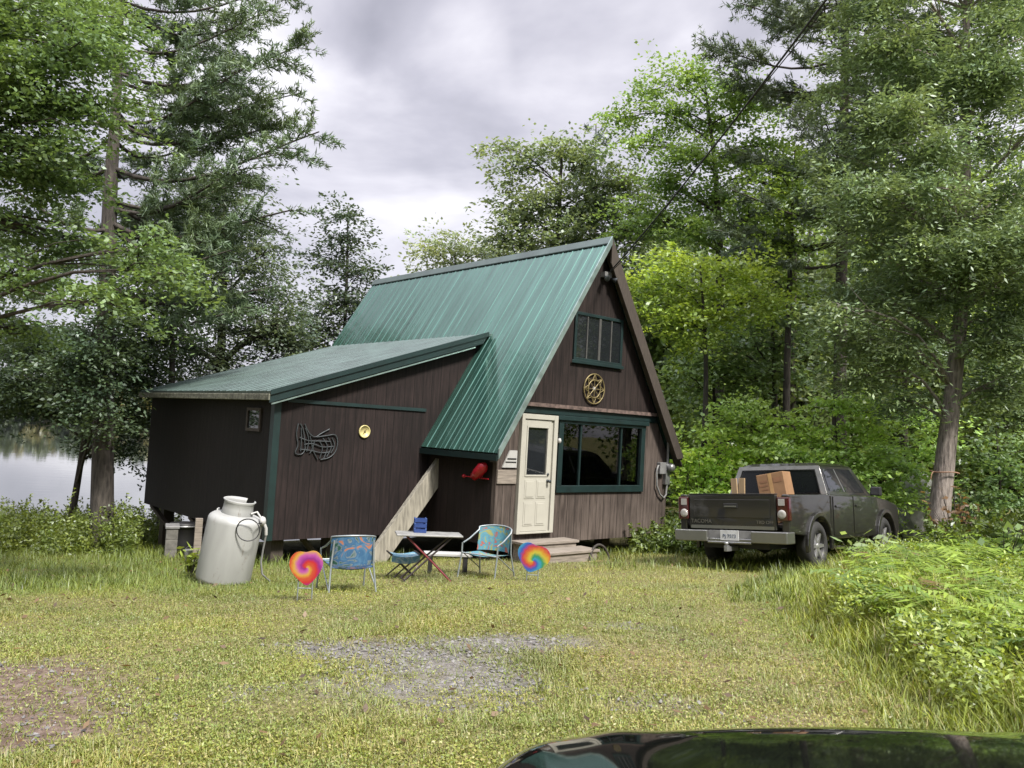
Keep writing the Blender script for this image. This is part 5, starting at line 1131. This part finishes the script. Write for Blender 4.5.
# --- dense middle trees and understorey on the right
UN = [
 ('oak_tree', 'dark green oak directly behind the truck cab', 775, 22.5, ruffle(760, 350, 22.5, 60, 50, 9, 41), (.055, .088, .026), .14, 290, 0),
 ('birch_tree', 'mid green birch between the gable and the truck, behind the bright bushes', 715, 22.0, ruffle(712, 385, 22, 52, 46, 9, 42), (.065, .105, .028), .10, 330, 0),
 ('young_beech', 'layered young beech just behind the truck bonnet', 838, 18.0, [lobe(800, 425, 18, 40, 11), lobe(845, 408, 18, 44, 12), lobe(820, 448, 18, 46, 11), lobe(875, 432, 18, 44, 12), lobe(860, 462, 18, 40, 12), lobe(900, 470, 18, 38, 13), lobe(890, 495, 18, 34, 12)], (.135, .205, .04), .05, 400, 1),
 ('young_beech', 'young beech with pale leaf layers left of the big right trunk', 905, 19.5, [lobe(880, 400, 19.5, 34, 10), lobe(920, 420, 19.5, 36, 11), lobe(915, 448, 19.5, 38, 11), lobe(885, 455, 19.5, 36, 11), lobe(930, 480, 19.5, 30, 12), lobe(905, 500, 19, 34, 12)], (.105, .17, .038), .05, 395, 1),
 ('young_beech', 'low dark green young beech right of the big trunk', 1000, 17.8, [lobe(985, 455, 17.8, 34, 14), lobe(1015, 475, 17.8, 38, 14), lobe(990, 500, 17.5, 40, 14), lobe(1030, 510, 17.3, 40, 14), lobe(975, 525, 17.3, 26, 12), lobe(1035, 445, 18, 40, 16)], (.062, .10, .028), .05, 430, 1),
 ('elm_tree', 'dark elm crown behind the hemlock at the right', 905, 23.5, ruffle(900, 330, 23.5, 75, 60, 9, 46), (.048, .074, .026), .14, 270, 0),
 ('elm_tree', 'shadowy tree at the far right edge behind the hemlock trunk', 1030, 22, ruffle(1030, 390, 22, 70, 60, 9, 47), (.045, .070, .024), .14, 330, 0),
 ('young_maple', 'bright layered sapling between the gable eave and the truck roof', 745, 18.4, [lobe(735, 405, 18.4, 34, 10), lobe(765, 418, 18.4, 36, 10), lobe(740, 432, 18.4, 36, 10), lobe(775, 442, 18.4, 34, 10), lobe(715, 425, 18.4, 26, 9)], (.14, .205, .042), .04, 402, 1),
 ('dogwood_shrub', 'bright green bush filling the gap between the cabin corner and the truck', 712, 18.4, [lobe(700, 452, 18.6, 24, 18), lobe(716, 470, 18.3, 32, 22), lobe(704, 500, 18.2, 26, 24), lobe(690, 480, 18.6, 16, 22), lobe(735, 460, 18.6, 30, 18), lobe(760, 452, 18.5, 26, 14), lobe(698, 520, 18.1, 20, 14), lobe(680, 465, 18.8, 18, 22), lobe(725, 490, 18.0, 26, 22)], (.20, .285, .046), 0, 0, 1),
 ('dogwood_shrub', 'mid green bush behind the truck bed and cab', 800, 17.4, [lobe(790, 448, 17.4, 30, 14), lobe(820, 460, 17.2, 30, 14), lobe(850, 478, 17.2, 30, 14), lobe(880, 500, 17.5, 26, 16)], (.13, .20, .042), 0, 0, 1),
]
for i, (nm, lab, px_, Y_, lb, col, r_, tpy, small) in enumerate(UN):
    sp_ = D(col=tuple(c_*1.22 for c_ in col), leaf=(.15, .10) if small else (.19, .12), rs=.42 if small else .6, nl=32, dens=1.9 if small else 1.0, warm=.2, thick=.07 if small else .1, bark='bark_dark')
    tree(nm, lab, 'shrub' if 'shrub' in nm else 'tree', gpt(px_, Y_), lb, sp_, (r_, at(px_-4, tpy, Y_), [at(px_, (tpy+500)/2+30, Y_)]) if r_ else None, seed=50+i)
# --- the wood behind and unseen trees round the camera as one mass, with a few trunks
def woods():
    rng = R_(77); P = []; col = []; TR_ = MB(); RM = 0
    def crown(cx, cy, z0, z1, r, c, n, ls):
        k = n; u = unit(rng.randn(k, 3)); q = rng.rand(k)**.4
        lo = np.floor(rng.rand(k)*7); ph = lo*2.4; cl = np.stack([np.cos(ph)*r*.55, np.sin(ph)*r*.55, (lo/7-.5)*(z1-z0)*.8], -1)
        p = np.array([cx, cy, (z0+z1)/2])+cl+u*q[:, None]*np.array([r*.6, r*.6, (z1-z0)*.2]); P.append(p); col.append(tints(k, c, rng, None, .2, .2))
    for i in range(110):
        Y = rng.uniform(28, 44); px_ = rng.uniform(470, 1150); x = (px_-512)/FPX*Y; g = gz(x, Y); hh = rng.uniform(10, 16.5) if px_ > 800 else rng.uniform(8, 12.5) if px_ > 650 else rng.uniform(4.5, 7)
        c = [(.065, .10, .030), (.085, .13, .036), (.055, .075, .034), (.11, .16, .042)][rng.randint(4)]
        crown(x, Y, g+.6, g+hh, rng.uniform(1.5, 2.4), c, 2600, .2)
        if i % 2: TR_.tube([(x, Y, g-.3), (x+rng.randn()*.2, Y, g+hh*.9)], [.16, .04], 6)
    for i in range(84):                   # unseen crowns behind the photographer, put in for window and paint reflections
        a = rng.uniform(math.radians(50), math.radians(-195)); q = rng.uniform(19, 30)+(5 if a > .2 else 0); x, Y = q*math.cos(a)+1, q*math.sin(a)*.9-1; g = gz(x, Y)
        crown(x, Y, g+.6, g+rng.uniform(5, 9), rng.uniform(2.2, 3.2), (.06, .09, .03), 1400, .3)
    for i in range(26):  # unseen crowns off to the right, added for what the picture window reflects
        x = rng.uniform(9.5, 18); Y = rng.uniform(-3, 12.5)
        if x < Y*.74+1.5: x = Y*.74+1.5+rng.rand()*4
        g = gz(x, Y); crown(x, Y, g+.1, g+rng.uniform(2.5, 6), rng.uniform(1.4, 2.2), (.06, .09, .03), 1200, .2)
    P = np.concatenate(P); col = np.concatenate(col); col = (col*2.1).clip(0, .5); V, F = leaf_quads(P, .27, .17, rng, .8, .8)
    o = np_mesh('background_woods', V, F, MT['leaf'], None, col); tag(o, 'dense green woods behind the cabin and the truck, with unseen trees added round the camera', 'woods', None, 'stuff')
    o2 = TR_.build('trunks', MT['bark_dark'], o, fix=False); o2['kind'] = 'stuff'
    # far shore
    P = []; col = []
    for i in range(260):
        x = rng.uniform(-300, 40) if i % 2 else rng.uniform(-150, -75); Y = rng.uniform(199, 222); hh = rng.uniform(6, 11); crown(x, Y, LAKE_Z+.4, LAKE_Z+hh, rng.uniform(2.2, 3.6), [(.05, .075, .035), (.075, .10, .04), (.16, .16, .07)][min(2, int(rng.rand()*2.5))], 700, .8)
    P = np.concatenate(P); col = np.concatenate(col); V, F = leaf_quads(P, 1.0, .7, rng, .8, .8)
    o = np_mesh('far_shore_woods', V, F, MT['leaf'], None, col); tag(o, 'low woods along the far lake shore', 'woods', None, 'stuff')
woods()

# ---------------------------------------------------------------- lawn, tall grass, ferns and weeds
def blades(P, H, W, rng, lean=.35, seg=1):
    n = len(P); a = rng.rand(n)*2*math.pi; d = np.stack([np.cos(a), np.sin(a), np.zeros(n)], -1); t = np.stack([-d[:, 1], d[:, 0], np.zeros(n)], -1)
    H = H[:, None]; W = W[:, None]; ln = (lean*(.4+rng.rand(n)*1.2))[:, None]
    if seg == 1:
        V = np.stack([P-t*W*.5, P+t*W*.5, P+d*H*ln+np.array([0, 0, 1])*H+t*W*.12, P+d*H*ln+np.array([0, 0, 1])*H-t*W*.12], 1)
        return V.reshape(-1, 3), np.arange(n*4).reshape(n, 4)
    rows = []
    for q in np.linspace(0, 1, seg+1):
        c = P+d*H*ln*q**2*1.4+np.array([0, 0, 1])*H*(q-.35*ln*q**3); w = W*.5*(1-q**1.5*.9); rows += [c-t*w, c+t*w]
    V = np.stack(rows, 1); k = V.shape[1]; base = np.arange(n)[:, None]*k
    F = np.concatenate([base+np.array([[2*i, 2*i+1, 2*i+3, 2*i+2]]) for i in range(seg)], 0); return V.reshape(-1, 3), F
HINV = np.array(HM.inverted())
def under_cabin(X, Y):
    v = HINV[0, 0]*X+HINV[0, 1]*Y+HINV[0, 3]; u = HINV[1, 0]*X+HINV[1, 1]*Y+HINV[1, 3]
    return ((v > -.4) & (v < 4.2) & (u > .25) & (u < 8)) | ((v > -3.5) & (v < -.4) & (u > 2.3) & (u < 7.9))
def lawn():
    rng = R_(5); n = 760000
    Y = 2.6*np.exp(rng.rand(n)*math.log(19/2.6)); X = (rng.rand(n)*2-1)*Y*.74
    ok = (X < bank_x(Y)+.5) & (Y < 17.5) & ~under_cabin(X, Y); X, Y = X[ok], Y[ok]
    g, d, l, dr = zones(X, Y); n1 = fbm(X, Y, 5.5, 21); keep = rng.rand(len(X)) > np.clip(.80*g+.70*d+.35*(n1 < .42), 0, .93); X, Y, l, dr, n1 = X[keep], Y[keep], l[keep], dr[keep], n1[keep]
    n = len(X); Z = ground(X, Y); P = np.stack([X, Y, Z], -1)
    n2 = fbm(X, Y, 1.6, 30)
    green = np.array([.15, .20, .035]); yel = np.array([.205, .235, .052]); straw = np.array([.30, .255, .125]); deep = np.array([.075, .125, .025])
    k = rng.rand(n); w = np.clip(dr+.9*(n2-.5), 0, 1)
    c = np.where((k < .16+.40*w)[:, None], straw, np.where((k < .72-.35*l)[:, None], yel, green)); c = np.where((rng.rand(n) < .12+.45*l)[:, None], deep*1.3, c)
    c = c*.55+.45*((.75-.35*l-.1*w)[:, None]*yel+(.15*w)[:, None]*straw+(.15+.3*l)[:, None]*green)
    c = (c*(1+.17*rng.randn(n, 1))*(.80+.45*fbm(X, Y, .55, 51))[:, None]).clip(.01, .7)
    fl = rng.rand(n) < .45
    V1, F1 = blades(P[~fl]+np.array([0, 0, -.005]), (.013+.024*rng.rand((~fl).sum()))*(1+1.0*l[~fl]+.8*(n2[~fl] > .58)), .0045+.004*rng.rand((~fl).sum()), rng, .9)
    Q = P[fl]+np.array([0, 0, 1])*(.006+.03*rng.rand(fl.sum(), 1)); V2, F2 = leaf_quads(Q, .020, .010, rng, 1.0, .6)
    o = np_mesh('lawn_grass', np.concatenate([V1, V2]), np.concatenate([F1, F2+len(V1)]), MT['grass'], None, np.concatenate([c[~fl], c[fl]]))
    tag(o, 'short yellow green lawn grass in front of the cabin', 'grass', None, 'stuff')
    # pebbles in the gravel patches
    n = 60000; Y = 3.5*np.exp(rng.rand(n)*math.log(9.5/3.5)); X = rng.uniform(-5, 3, n); g, d, l, dr = zones(X, Y); kp = rng.rand(n) < np.clip(g*.42+d*.12, 0, 1); X, Y = X[kp], Y[kp]; n = len(X)
    P = np.stack([X, Y, ground(X, Y)+.004], -1); s_ = .006+.016*rng.rand(n)**2; oc = np.array([[1, 0, 0], [0, 1, 0], [-1, 0, 0], [0, -1, 0], [0, 0, .75]])
    V = P[:, None, :]+oc[None]*s_[:, None, None]*(1+.3*rng.randn(n, 5, 3)); base = np.arange(n)[:, None]*5
    F = np.concatenate([base+np.array([[a, b_, 4]]) for a, b_ in ((0, 1), (1, 2), (2, 3), (3, 0))], 0)
    cc = np.tile((np.array([.135, .13, .125])*(.5+.9*rng.rand(n, 1))), (4, 1)).clip(0, .7)
    m, nt, p, N, L = new_mat('pebbles'); a_ = N('ShaderNodeAttribute'); a_.attribute_name = 'tint'; L(a_.outputs['Color'], p.inputs['Base Color']); p.inputs['Roughness'].default_value = .9
    tag(np_mesh('gravel', V.reshape(-1, 3), F, m, None, cc, tri=True), 'loose grey gravel in the bare patches of the yard', 'gravel', None, 'stuff')
    # longer grass along the cabin, tank, truck and the shaded left
    n = 60000; Y = 9+9.5*rng.rand(n); X = (rng.rand(n)*2-1)*Y*.7; d_ = fbm(X, Y, 1.1, 44)
    v = HINV[0, 0]*X+HINV[0, 1]*Y+HINV[0, 3]; u = HINV[1, 0]*X+HINV[1, 1]*Y+HINV[1, 3]
    edge = 0.25*np.exp(-((u+.1)/.35)**2)*(v > 1.9)*(v < 4.8)+np.exp(-((v+3.7)/.45)**2)*(u > 1.7)*(u < 9)+np.exp(-((u-1.9)/.3)**2)*(v > -3.8)*(v < -.5)
    t_ = np.array(TRM.inverted()); tx = t_[0, 0]*X+t_[0, 1]*Y+t_[0, 3]; ty = t_[1, 0]*X+t_[1, 1]*Y+t_[1, 3]
    truck_ = ((tx > -.2) & (tx < 5.4) & (np.abs(ty) < 1.25)); right = (X > bank_x(Y)-.5)
    pr = np.clip(.75*edge+.30*truck_+.8*right*(d_ > .4)+.35*(Y > 12.5)*(X > 1.5)+.55*(X < -4.5)*(d_ > .45)*(Y > 10), 0, 1)*(~under_cabin(X, Y))
    kp = rng.rand(n) < pr; X, Y = X[kp], Y[kp]; n = len(X); P = np.stack([X, Y, ground(X, Y)-.01], -1)
    V, F = blades(P, .07+.16*rng.rand(n), .008+.008*rng.rand(n), rng, .5, 2)
    F_n = len(F)//n; c = tints(n, (.11, .155, .03), rng, None, .25, .5)
    tag(np_mesh('edge_grass', V, F, MT['grass'], None, np.tile(c, (F_n, 1))), 'longer green grass along the cabin and under the truck', 'grass', None, 'stuff')
lawn()
def bank():
    rng = R_(9); n = 90000
    Y = 3.0*np.exp(rng.rand(n)*math.log(15/3.0)); X = bank_x(Y)-.15+rng.rand(n)**1.2*(Y*.72-bank_x(Y)+1.0).clip(.3)
    d_ = fbm(X, Y, 1.4, 60); ins = (X-bank_x(Y)); _t = np.array(TRM.inverted()); _x = _t[0, 0]*X+_t[0, 1]*Y+_t[0, 3]; _y = _t[1, 0]*X+_t[1, 1]*Y+_t[1, 3]
    kp = (rng.rand(n) < np.clip(ins*1.6+.35, 0, 1)*(.25+.9*d_)) & (Y < 13.5) & ~((_x > -.6) & (_x < 5.4) & (np.abs(_y) < 1.9)); X, Y, ins, d_ = X[kp], Y[kp], ins[kp], d_[kp]; n = len(X)
    P = np.stack([X, Y, ground(X, Y)-.02], -1); hh = (.10+.30*np.clip(ins*1.1, 0, 1)*(.5+d_))*(.5+.8*rng.rand(n))
    V, F = blades(P, hh, .006+.009*rng.rand(n), rng, .40, 3); c = tints(n, (.18, .235, .042), rng, None, .22, .5)
    c = np.where((rng.rand(n) < .10)[:, None], np.array([.30, .27, .12]), c)
    tag(np_mesh('tall_grass', V, F, MT['grass'], None, np.tile(c, (3, 1))), 'tall bright green grass on the right bank', 'grass', None, 'stuff')
    # broad-leaved weeds mixed into the bank
    n = 80000; Y = 4.2+9.5*rng.rand(n); X = bank_x(Y)+.25+rng.rand(n)*(Y*.72-bank_x(Y)+1).clip(.4); d_ = fbm(X, Y, 1.9, 71); kp = (d_ > .36) & ((Y < 8) | (X/Y > .43)); X, Y, d_ = X[kp], Y[kp], d_[kp]; n = len(X)
    P = np.stack([X, Y, ground(X, Y)+(.06+.40*rng.rand(n))*(.3+1.1*d_)], -1); V, F = leaf_quads(P, .044, .022, rng, 1., .7); c = tints(n, (.225, .30, .06), rng, None, .30, .3)
    tag(np_mesh('bank_weeds', V, F, MT['leaf'], None, c), 'leafy weeds mixed into the grass of the right bank', 'weeds', None, 'stuff')
bank()
def fern_mesh(seed, R, nf, col):
    rng = R_(seed); Vs = []; Fs = []; k = 0; st_ = MB()
    for i in range(nf):
        a = 2*math.pi*(i+rng.rand()*.7)/nf; L_ = R*(.75+.5*rng.rand()); el = .85+.5*rng.rand(); d = np.array([math.cos(a), math.sin(a), 0]); t = np.array([-d[1], d[0], 0])
        ms = 15; pr = None
        for j in range(ms):
            q = (j+1)/ms; c = d*L_*(q*.85)+np.array([0, 0, L_*(el*1.25*q-1.0*el*q*q*.95)])
            wd = L_*.24*math.sin(math.pi*min(1, .12+.88*q)**.8)*(1.0 if q < .9 else .7)+.008
            hw_ = L_/ms*.85
            for s in (-1, 1):
                tip = c+t*s*wd+d*wd*.35+np.array([0, 0, -.12*wd+.02*rng.randn()*L_])
                Vs += [c-d*hw_*.5, c+d*hw_*.5, tip+d*hw_*.1, tip-d*hw_*.12] ; Fs.append([k, k+1, k+2, k+3]); k += 4
    V = np.array(Vs); F = np.array(Fs); c_ = tints(len(F), col, rng, None, .14, .25); fr_i = np.arange(len(F))//(2*15); dead = np.isin(fr_i, [1] if seed % 2 else []); c_[dead] = np.array([.17, .11, .05])*(.7+.5*rng.rand(dead.sum(), 1)); return V, F, c_
def ferns():
    rng = R_(12); protos = []
    for i, (R, nf, col) in enumerate(((.62, 9, (.195, .30, .045)), (.52, 8, (.16, .255, .048)), (.66, 10, (.22, .32, .048)), (.56, 8, (.135, .22, .055)))):
        V, F, c = fern_mesh(i+20, R, nf, col); e = empty('fern', (0, 0, 0), 0, 'bright yellow green fern among the grass of the right bank', 'fern', 'ferns on the right bank')
        np_mesh('fronds', V, F, MT['leaf'], e, c); protos.append(e)
    used = set(); cnt = 0; spots = []
    while len(spots) < 165:
        Y = rng.uniform(5.6, 13.2); X = rng.uniform(bank_x(Y)+.7, Y*.70+.5)
        if X < bank_x(Y)+.7 or (Y < 7 and rng.rand() < .5): continue
        if Y > 8 and project((X, Y, gz(X, Y)))[0] < 862: continue
        q_ = TRM.inverted() @ Vector((X, Y, 0))
        if -.8 < q_.x < 5.6 and -2.3 < q_.y < 2: continue
        if any((X-a)**2+(Y-b_)**2 < .30**2 for a, b_ in spots): continue
        spots.append((X, Y))
    for i, (x, y) in enumerate(spots):
        j = i % 4; e = protos[j] if i < 4 else copy_tree(protos[j])
        s_ = rng.uniform(.65, 1.15); e.location = (x, y, gz(x, y)+.02+.10*rng.rand()); e.rotation_euler = (rng.randn()*.08, rng.randn()*.08, rng.rand()*6.28); e.scale = (s_, s_, s_*rng.uniform(.85, 1.15))
ferns()
def weeds(name, label, spots, col, hmin, hmax, leaf, seed, nl=26):
    rng = R_(seed); P = []; st_ = MB()
    for x, y in spots:
        g = gz(x, y); h = rng.uniform(hmin, hmax)*(.45+1.0*float(fbm(x, y, .9, 6))); ln = rng.randn(2)*.12
        q = rng.rand(nl)**.75; p = np.stack([x+ln[0]*q+rng.randn(nl)*.09*(1.1-q), y+ln[1]*q+rng.randn(nl)*.09*(1.1-q), g+h*q], -1); P.append(p)
    P = np.concatenate(P); V, F = leaf_quads(P, leaf, leaf*.42, rng, .9, .8); c = tints(len(P), col, rng, None, .2, .35)
    tag(np_mesh(name, V, F, MT['leaf'], None, c), label, 'weeds', None, 'stuff')
def scatter(n, f, seed):
    rng = R_(seed); out = []
    while len(out) < n:
        p = f(rng)
        if p is not None: out.append(p)
    return out
def fl_(rng):
    Y = rng.uniform(15.6, 22.5); px_ = rng.uniform(-60, 190); x = (px_-512)/FPX*Y
    if under_cabin(np.array(x), np.array(Y)) or (px_ > 150 and Y < 18.0): return None
    if Y < 16.4 and vnoise(x, Y, 1.2, 4) < .5: return None
    return x, Y
weeds('shore_weeds', 'bright green weeds along the lake bank left of the cabin', scatter(2600, fl_, 3), (.155, .215, .048), .15, 1.05, .085, 4)
def fr2(rng):
    Y = rng.uniform(13.2, 19.5); px_ = rng.uniform(640, 1120); x = (px_-512)/FPX*Y; tx = (TRM.inverted() @ Vector((x, Y, 0)))
    if under_cabin(np.array(x), np.array(Y)) or (-1.2 < tx.x < 6.0 and -1.5 < tx.y < 1.4): return None
    if px_ < 690 and Y < 16: return None
    if 875 < px_ < 935 and Y < 19: return None
    if Y < 15.5 and px_ < 860: return None
    return x, Y
weeds('woodland_undergrowth', 'low leafy undergrowth at the foot of the woods behind the truck', scatter(2600, fr2, 5), (.115, .175, .042), .25, .85, .12, 6)
# gravel track passing behind the truck
def track():
    b = MB(); pts = [(5.6, 17.6), (6.8, 17.3), (8.0, 17.4), (9.4, 18.0)]; vs = []
    for x, y in pts: vs += [(x, y-.5, gz(x, y-.5)+.03), (x, y+.9, gz(x, y+.9)+.03)]
    b.add(vs, [(2*i, 2*i+2, 2*i+3, 2*i+1) for i in range(len(pts)-1)]); tag(b.build('gravel_track', MT['conc']), 'pale grey gravel track between the truck bonnet and the big trunk', 'track', None, 'structure')
track()
# small plants
def plant(name, label, px, py, Y, n, h, col, leaf, seed, cat='plant'):
    rng = R_(seed); g = gat(px, py) if Y is None else gpt(px, Y); e = empty(name, g, 0, label, cat); P = []; b = MB()
    for i in range(n):
        a = rng.rand()*6.28; r = h*.55*rng.rand(); tip = np.array([r*math.cos(a), r*math.sin(a), h*(.55+.5*rng.rand())]); b.tube([(0, 0, -.03), tuple(tip*.5+np.array([0, 0, h*.1])), tuple(tip)], [.008, .006, .003], 5, False)
        for q in np.linspace(.35, 1, 7): P.append(tip*q+rng.randn(3)*.035)
    V, F = leaf_quads(np.array(P), leaf, leaf*.5, rng, 1., .5); b.build('stems', MT['bark_dark'], e); np_mesh('leaves', V, F, MT['leaf'], e, tints(len(F), col, rng, None, .15, .2))
plant('broadleaf_plant', 'small bright green leafy plant at the left foot of the gas tank', 190, 578, None, 9, .42, (.24, .31, .06), .13, 1)
plant('rusty_sapling', 'rusty brown young conifer at the foot of the big right trunk', 962, 0, 14.2, 26, 1.25, (.17, .10, .045), .13, 2, 'sapling')
plant('mint_plant', 'pale minty green broad leafed plant behind the fern bank', 872, 0, 11.2, 16, .62, (.24, .33, .14), .16, 3)
plant('mint_plant', 'pale green broad leafed plant at the far right of the fern bank', 1010, 0, 11.0, 18, .75, (.20, .30, .11), .17, 4)
# pale rock behind the big trunk
g = gpt(922, 18.6); e_ = empty('pale_rock', g, 0, 'pale grey boulder half hidden in leaves left of the big right trunk', 'rock')
bm_ = bmesh.new(); bmesh.ops.create_icosphere(bm_, subdivisions=3, radius=.5)
for v in bm_.verts: v.co *= 1+.22*math.sin(v.co.x*5+1)*math.cos(v.co.y*6)+.12*math.sin(v.co.z*9+v.co.x*4); v.co.z = v.co.z*1.5+.75
me = bpy.data.meshes.new('boulder'); bm_.to_mesh(me); bm_.free(); me.materials.append(MT['rock']); link(bpy.data.objects.new('boulder', me), e_)

def litter():
    rng = R_(31); n = 420; Y = 4+10*rng.rand(n); X = (rng.rand(n)*2-1)*Y*.66; kp = (X < bank_x(Y)) & ~under_cabin(X, Y); X, Y = X[kp], Y[kp]; n = len(X)
    P = np.stack([X, Y, ground(X, Y)+.035+.02*rng.rand(n)], -1); V, F = leaf_quads(P, .07, .035, rng, 1.5, .5)
    tag(np_mesh('fallen_leaves', V, F, MT['grass'], None, tints(n, (.11, .075, .045), rng, None, .45, .3)), 'scattered dry fallen leaves on the lawn', 'leaves', None, 'stuff')
litter()
